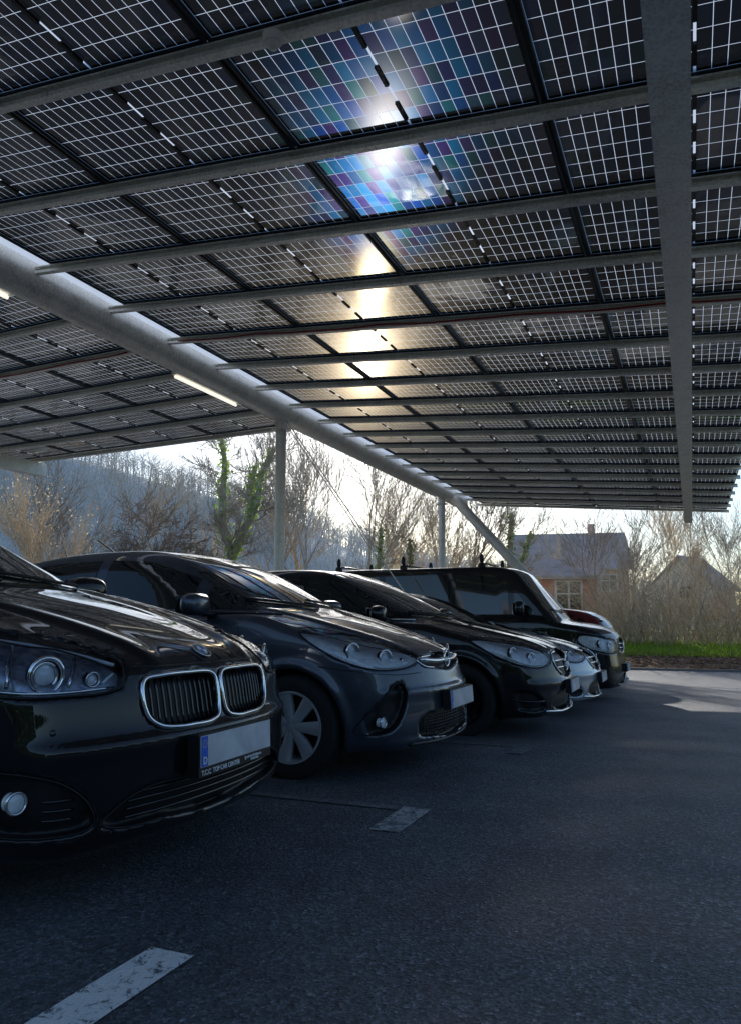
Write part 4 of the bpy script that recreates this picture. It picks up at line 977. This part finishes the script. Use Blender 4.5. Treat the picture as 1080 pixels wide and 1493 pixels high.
def thicket(name, n, x0, x1, y0_, y1, h, mat, label, rad=.010):
    m = MB()
    for i in range(n):
        x = random.uniform(x0, x1); y = y0_+(y1-y0_)*random.random()
        hh = h
        if -.19 < x/y < -.12: hh = h*.36
        p = Vector((x, y, terr(x, y)-.05)); d = Vector((random.gauss(0,.35), random.gauss(0,.3), 1)).normalized(); L = hh*random.uniform(.35,1.0); r = rad*random.uniform(.6,1.5)
        for k in range(5):
            d = (d+Vector((random.gauss(0,.2), random.gauss(0,.2), -.08*k*random.random()))).normalized(); q = p+d*L/5; seg(m, p, q, r, r*.8, 3); r *= .8
            if k > 0:
                for _ in range(2):
                    e_ = (d+Vector((random.gauss(0,.8), random.gauss(0,.8), random.gauss(0,.4)))).normalized(); s1 = q+e_*L*.16*random.uniform(.5,1.3); seg(m, q, s1, r*.7, r*.4, 3)
            p = q
    tag(m.build(name, mat), label, 'thicket', None, 'stuff')
thicket('thicket', 1500, -8, 10, 28.8, 32, 3.6, M['bark3'], 'dense tan leafless scrub behind the grass strip on the right')
thicket('thicket', 900, -8, 10, 28.8, 33, 4.8, M['bark1'], 'brown leafless stems standing among the tan scrub on the right')
thicket('thicket', 2000, -32, -6, 24.5, 34, 3.8, M['bark3'], 'dense tan leafless scrub behind the cars on the left', .012)
thicket('thicket', 1300, -12, 12, 33, 42, 5.6, M['bark2'], 'grey leafless saplings behind the tan scrub', .014)

# wooded hill, its haze painted into pale surface colours
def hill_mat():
    m, t, o = nt('hill_wood_haze'); p = pbsdf(t, (.1,.1,.1), .95, 0, 0, .1); co = objco(t)
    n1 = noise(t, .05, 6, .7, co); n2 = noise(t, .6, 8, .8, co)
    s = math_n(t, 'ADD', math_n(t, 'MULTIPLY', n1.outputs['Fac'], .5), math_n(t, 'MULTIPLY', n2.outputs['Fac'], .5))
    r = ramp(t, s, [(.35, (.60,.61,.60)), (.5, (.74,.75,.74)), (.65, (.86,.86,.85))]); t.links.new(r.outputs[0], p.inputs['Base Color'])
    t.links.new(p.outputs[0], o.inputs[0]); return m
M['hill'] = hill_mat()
def hz(x, y):
    hx, hy = -128, 112
    a = ((x-hx)*.83+(y-hy)*.55)/84; b_ = (-(x-hx)*.55+(y-hy)*.83)/50
    return 35*math.exp(-a*a-b_*b_)-1.0+1.2*math.sin(x*.09)*math.cos(y*.11)
hs = sheet('hill', list(np.linspace(-320, 60, 90)), list(np.linspace(45, 330, 60)), hz, M['hill']); tag(hs, 'wooded hill painted pale for haze behind the trees', 'hill', None, 'structure')
m = MB()
for i in range(4200):
    x = random.uniform(-200, -5); y = random.uniform(55, 165); z = hz(x, y)
    if z < 1: continue
    h = random.uniform(4, 8); p = Vector((x, y, z-.5)); seg(m, p, p+Vector((random.gauss(0,.4), 0, h*.6)), .11, .07, 3)
    p = p+Vector((0,0,h*.4))
    for k in range(9):
        seg(m, p, p+Vector((random.gauss(0,1.5), random.gauss(0,1.5), random.uniform(.4,h*.4))), .05, .02, 3); p = p+Vector((0,0,h*.05))
M['farwood_haze'] = simple('far_wood', (.62,.60,.57), .9, var=.3, vs=.3)  # pale wood colour stands in for distance haze
tag(m.build('far_wood', M['farwood_haze']), 'leafless wood painted pale for haze covering the far hill', 'wood', None, 'stuff')

# ---------------------------------------------------------------- houses
def tiles(name, c):
    m, t, o = nt(name); p = pbsdf(t, c, .8); co = objco(t)
    w = t.nodes.new('ShaderNodeTexWave'); w.bands_direction = 'Z'; w.inputs['Scale'].default_value = 5; w.inputs['Distortion'].default_value = .5; t.links.new(co, w.inputs['Vector'])
    n = noise(t, 1.5, 6, .7, co); s = math_n(t, 'ADD', math_n(t, 'MULTIPLY', w.outputs['Fac'], .3), math_n(t, 'MULTIPLY', n.outputs['Fac'], .7))
    r = ramp(t, s, [(.3, tuple(x*.6 for x in c)), (.7, tuple(min(1, x*1.3) for x in c))]); t.links.new(r.outputs[0], p.inputs['Base Color']); bump(t, w.outputs['Fac'], .5, .05, p)
    t.links.new(p.outputs[0], o.inputs[0]); return m
def brick(name, c, c2):
    m, t, o = nt(name); p = pbsdf(t, c, .85); co = objco(t); b_ = t.nodes.new('ShaderNodeTexBrick'); b_.inputs['Color1'].default_value = col(c); b_.inputs['Color2'].default_value = col(c2); b_.inputs['Mortar'].default_value = (.5,.42,.38,1); b_.inputs['Scale'].default_value = 3
    mp = t.nodes.new('ShaderNodeMapping'); mp.inputs['Rotation'].default_value = (R(90), 0, 0); t.links.new(co, mp.inputs[0]); t.links.new(mp.outputs[0], b_.inputs['Vector']); t.links.new(b_.outputs[0], p.inputs['Base Color']); t.links.new(p.outputs[0], o.inputs[0]); return m
M['roofA'] = tiles('roof_brown', (.66,.52,.49)); M['roofB'] = tiles('roof_grey', (.60,.54,.54)); M['brick'] = brick('brick_red', (.80,.34,.25), (.70,.28,.20)); M['render_white'] = simple('render_white', (.90,.89,.87), .85, bmp=.2); M['render_grey'] = simple('render_tan', (.80,.52,.43), .85)  # house walls lightened, putting haze into their colour
M['winwhite'] = simple('window_white', (.97,.97,.97), .5)
def house(x, y, rz, w, d, ev, rg, wall, roof, label, wins, chim=True):
    r = empty('house', (x, y, terr(x, y)-.1), rz); tag(r, label, 'house')
    m = MB(); a, b_ = w/2, d/2
    m.add([(-a,-b_,0),(a,-b_,0),(a,b_,0),(-a,b_,0),(-a,-b_,ev),(a,-b_,ev),(a,b_,ev),(-a,b_,ev),(-a,0,rg),(a,0,rg)], [(0,1,5,4),(2,3,7,6),(1,2,6,9,5),(3,0,4,8,7),(0,3,2,1)]); m.build('wall', wall, r)
    m = MB(); o_ = .4; sl = (rg-ev)/b_
    for s in (-1, 1):
        v0 = [(-a-o_, s*(b_+o_), ev-sl*o_+.05), (a+o_, s*(b_+o_), ev-sl*o_+.05), (a+o_, 0, rg+.05), (-a-o_, 0, rg+.05)]
        vs = v0+[(p[0], p[1], p[2]+.16) for p in v0]; f = [(0,1,2,3),(7,6,5,4),(0,4,5,1),(1,5,6,2),(3,7,4,0)]
        m.add(vs, f)
    rf = m.build('roof', roof, r)
    if chim: MB().box((a*.4, -.3, rg-.5), (a*.4+.5, .3, rg+.9)).build('chimney', wall, rf)
    for (face, u, z, ww, hh) in wins:
        def P(uu, dd, zz): return (uu, -b_-dd, zz) if face == 's' else (-a-dd, uu, zz) if face == 'w' else (a+dd, uu, zz)
        f = MB()
        for (u0, u1, z0, z1) in ((u, u+ww, z, z+.09), (u, u+ww, z+hh-.09, z+hh), (u, u+.09, z+.09, z+hh-.09), (u+ww-.09, u+ww, z+.09, z+hh-.09), (u+ww/2-.04, u+ww/2+.04, z+.09, z+hh-.09), (u+.09, u+ww-.09, z+hh*.6, z+hh*.6+.06)):
            A, B_ = P(u0, .002, z0), P(u1, .07, z1); f.box([min(A[i], B_[i]) for i in range(3)], [max(A[i], B_[i]) for i in range(3)])
        wf = f.build('window', M['winwhite'], r)
        A, B_ = P(u+.09, .003, z+.09), P(u+ww-.09, .03, z+hh-.09); MB().box([min(A[i], B_[i]) for i in range(3)], [max(A[i], B_[i]) for i in range(3)]).build('pane', M['glass'], wf)
hx, hy = bearing(.262, 60)
house(hx, hy, R(12), 8.0, 8, 4.8, 7.6, M['render_grey'], M['roofA'], 'long house with brown tiled roof behind the scrub to the right of the strut', [('s',-3.5,3.0,1.2,1.3),('s',-1,3.0,1.2,1.3),('s',2,3.0,1.2,1.3),('s',-3.5,.9,1.2,1.3),('s',2,.9,1.2,1.3),('w',-1,3.0,1.2,1.3)])
hx, hy = bearing(.425, 68)
house(hx, hy, R(70), 5.5, 5.5, 3.8, 6.4, M['render_white'], M['roofB'], 'smaller gabled house with grey roof at the right edge of the background', [('w',-1,2.8,1.2,1.2),('w',-1,1,1.2,1.2),('s',1,2.0,1.2,1.2)])
hx, hy = bearing(.25, 36)
house(hx, hy, R(18), 2.8, 3.0, 2.9, 3.6, M['brick'], M['roofB'], 'low red brick building with a large white framed window beside the strut foot', [('s',-.5,1.1,1.25,1.65)], False)
hx, hy = bearing(.06, 80)
house(hx, hy, R(75), 7, 6, 4.2, 7.0, M['render_white'], M['roofB'], 'pale gabled house glimpsed through the trees beside the second post', [('w',-1,3.2,1.1,1.2),('w',-1,1,1.1,1.2)])

# unseen hedges added beside and behind the camera to darken car reflections
M['added_hedge'] = leafmat('added_hedge_leaves', (.02,.04,.012), (.06,.10,.03), .25)
for (xa, ya, xb2, yb2, hh, lab) in ((17, -12, 17, 22, .72, 'unseen evergreen screen added along the lane to darken car reflections'), (-20, -13, 16, -13, 1.15, 'tall unseen evergreen screen added behind the camera to darken car reflections')):
    m = MB(); n = 100
    for i in range(n):
        for k in range(4):
            for q in range(34):
                t_ = (i+random.random())/n; z = (k+random.random())*hh
                x = xa+(xb2-xa)*t_+random.gauss(0,.35); y = ya+(yb2-ya)*t_+random.gauss(0,.35)
                a_ = random.random()*6.28; s = random.uniform(.12,.28); c, q_ = math.cos(a_)*s, math.sin(a_)*s; tz = random.uniform(.08,.28)
                b = len(m.v); m.v += [(x-c, y-q_, z), (x+c, y+q_, z-.05), (x+c*.6, y+q_*.6, z+tz), (x-c*.6, y-q_*.6, z+tz)]; m.f.append((b, b+1, b+2, b+3)); m.m.append(0)
    tag(m.build('added_hedge', M['added_hedge']), lab, 'added_hedge')

# ---------------------------------------------------------------- light, sky, camera
el = R(19.5); az = R(23.2)
sd = Vector((-math.sin(az)*math.cos(el), math.cos(az)*math.cos(el), math.sin(el)))
L = bpy.data.lights.new('sun', 'SUN'); L.energy = 5; L.angle = R(.6); L.color = (1,.95,.87)
lo = bpy.data.objects.new('sun', L); C.objects.link(lo); lo.rotation_mode = 'QUATERNION'; lo.rotation_quaternion = sd.to_track_quat('Z', 'Y'); lo.location = (0,0,30)
w = bpy.data.worlds.new('World'); bpy.context.scene.world = w; w.use_nodes = True; t = w.node_tree
sk = t.nodes.new('ShaderNodeTexSky'); sk.sky_type = 'NISHITA'; sk.sun_disc = False; sk.sun_elevation = el; sk.sun_rotation = -az; sk.dust_density = .6; sk.ozone_density = 3
t.links.new(sk.outputs[0], t.nodes['Background'].inputs[0]); t.nodes['Background'].inputs[1].default_value = .15
cam = bpy.data.cameras.new('camera'); co = bpy.data.objects.new('camera', cam); C.objects.link(co)
cam.sensor_fit = 'VERTICAL'; cam.sensor_height = 36; cam.sensor_width = 26; cam.lens = 26.5; cam.clip_end = 3000; cam.clip_start = .05
co.location = (0,0,CZ); co.rotation_euler = (R(98.2), 0, TH)
bpy.context.scene.camera = co
vs = bpy.context.scene.view_settings; vs.view_transform = 'Standard'; vs.look = 'None'; vs.exposure = 0
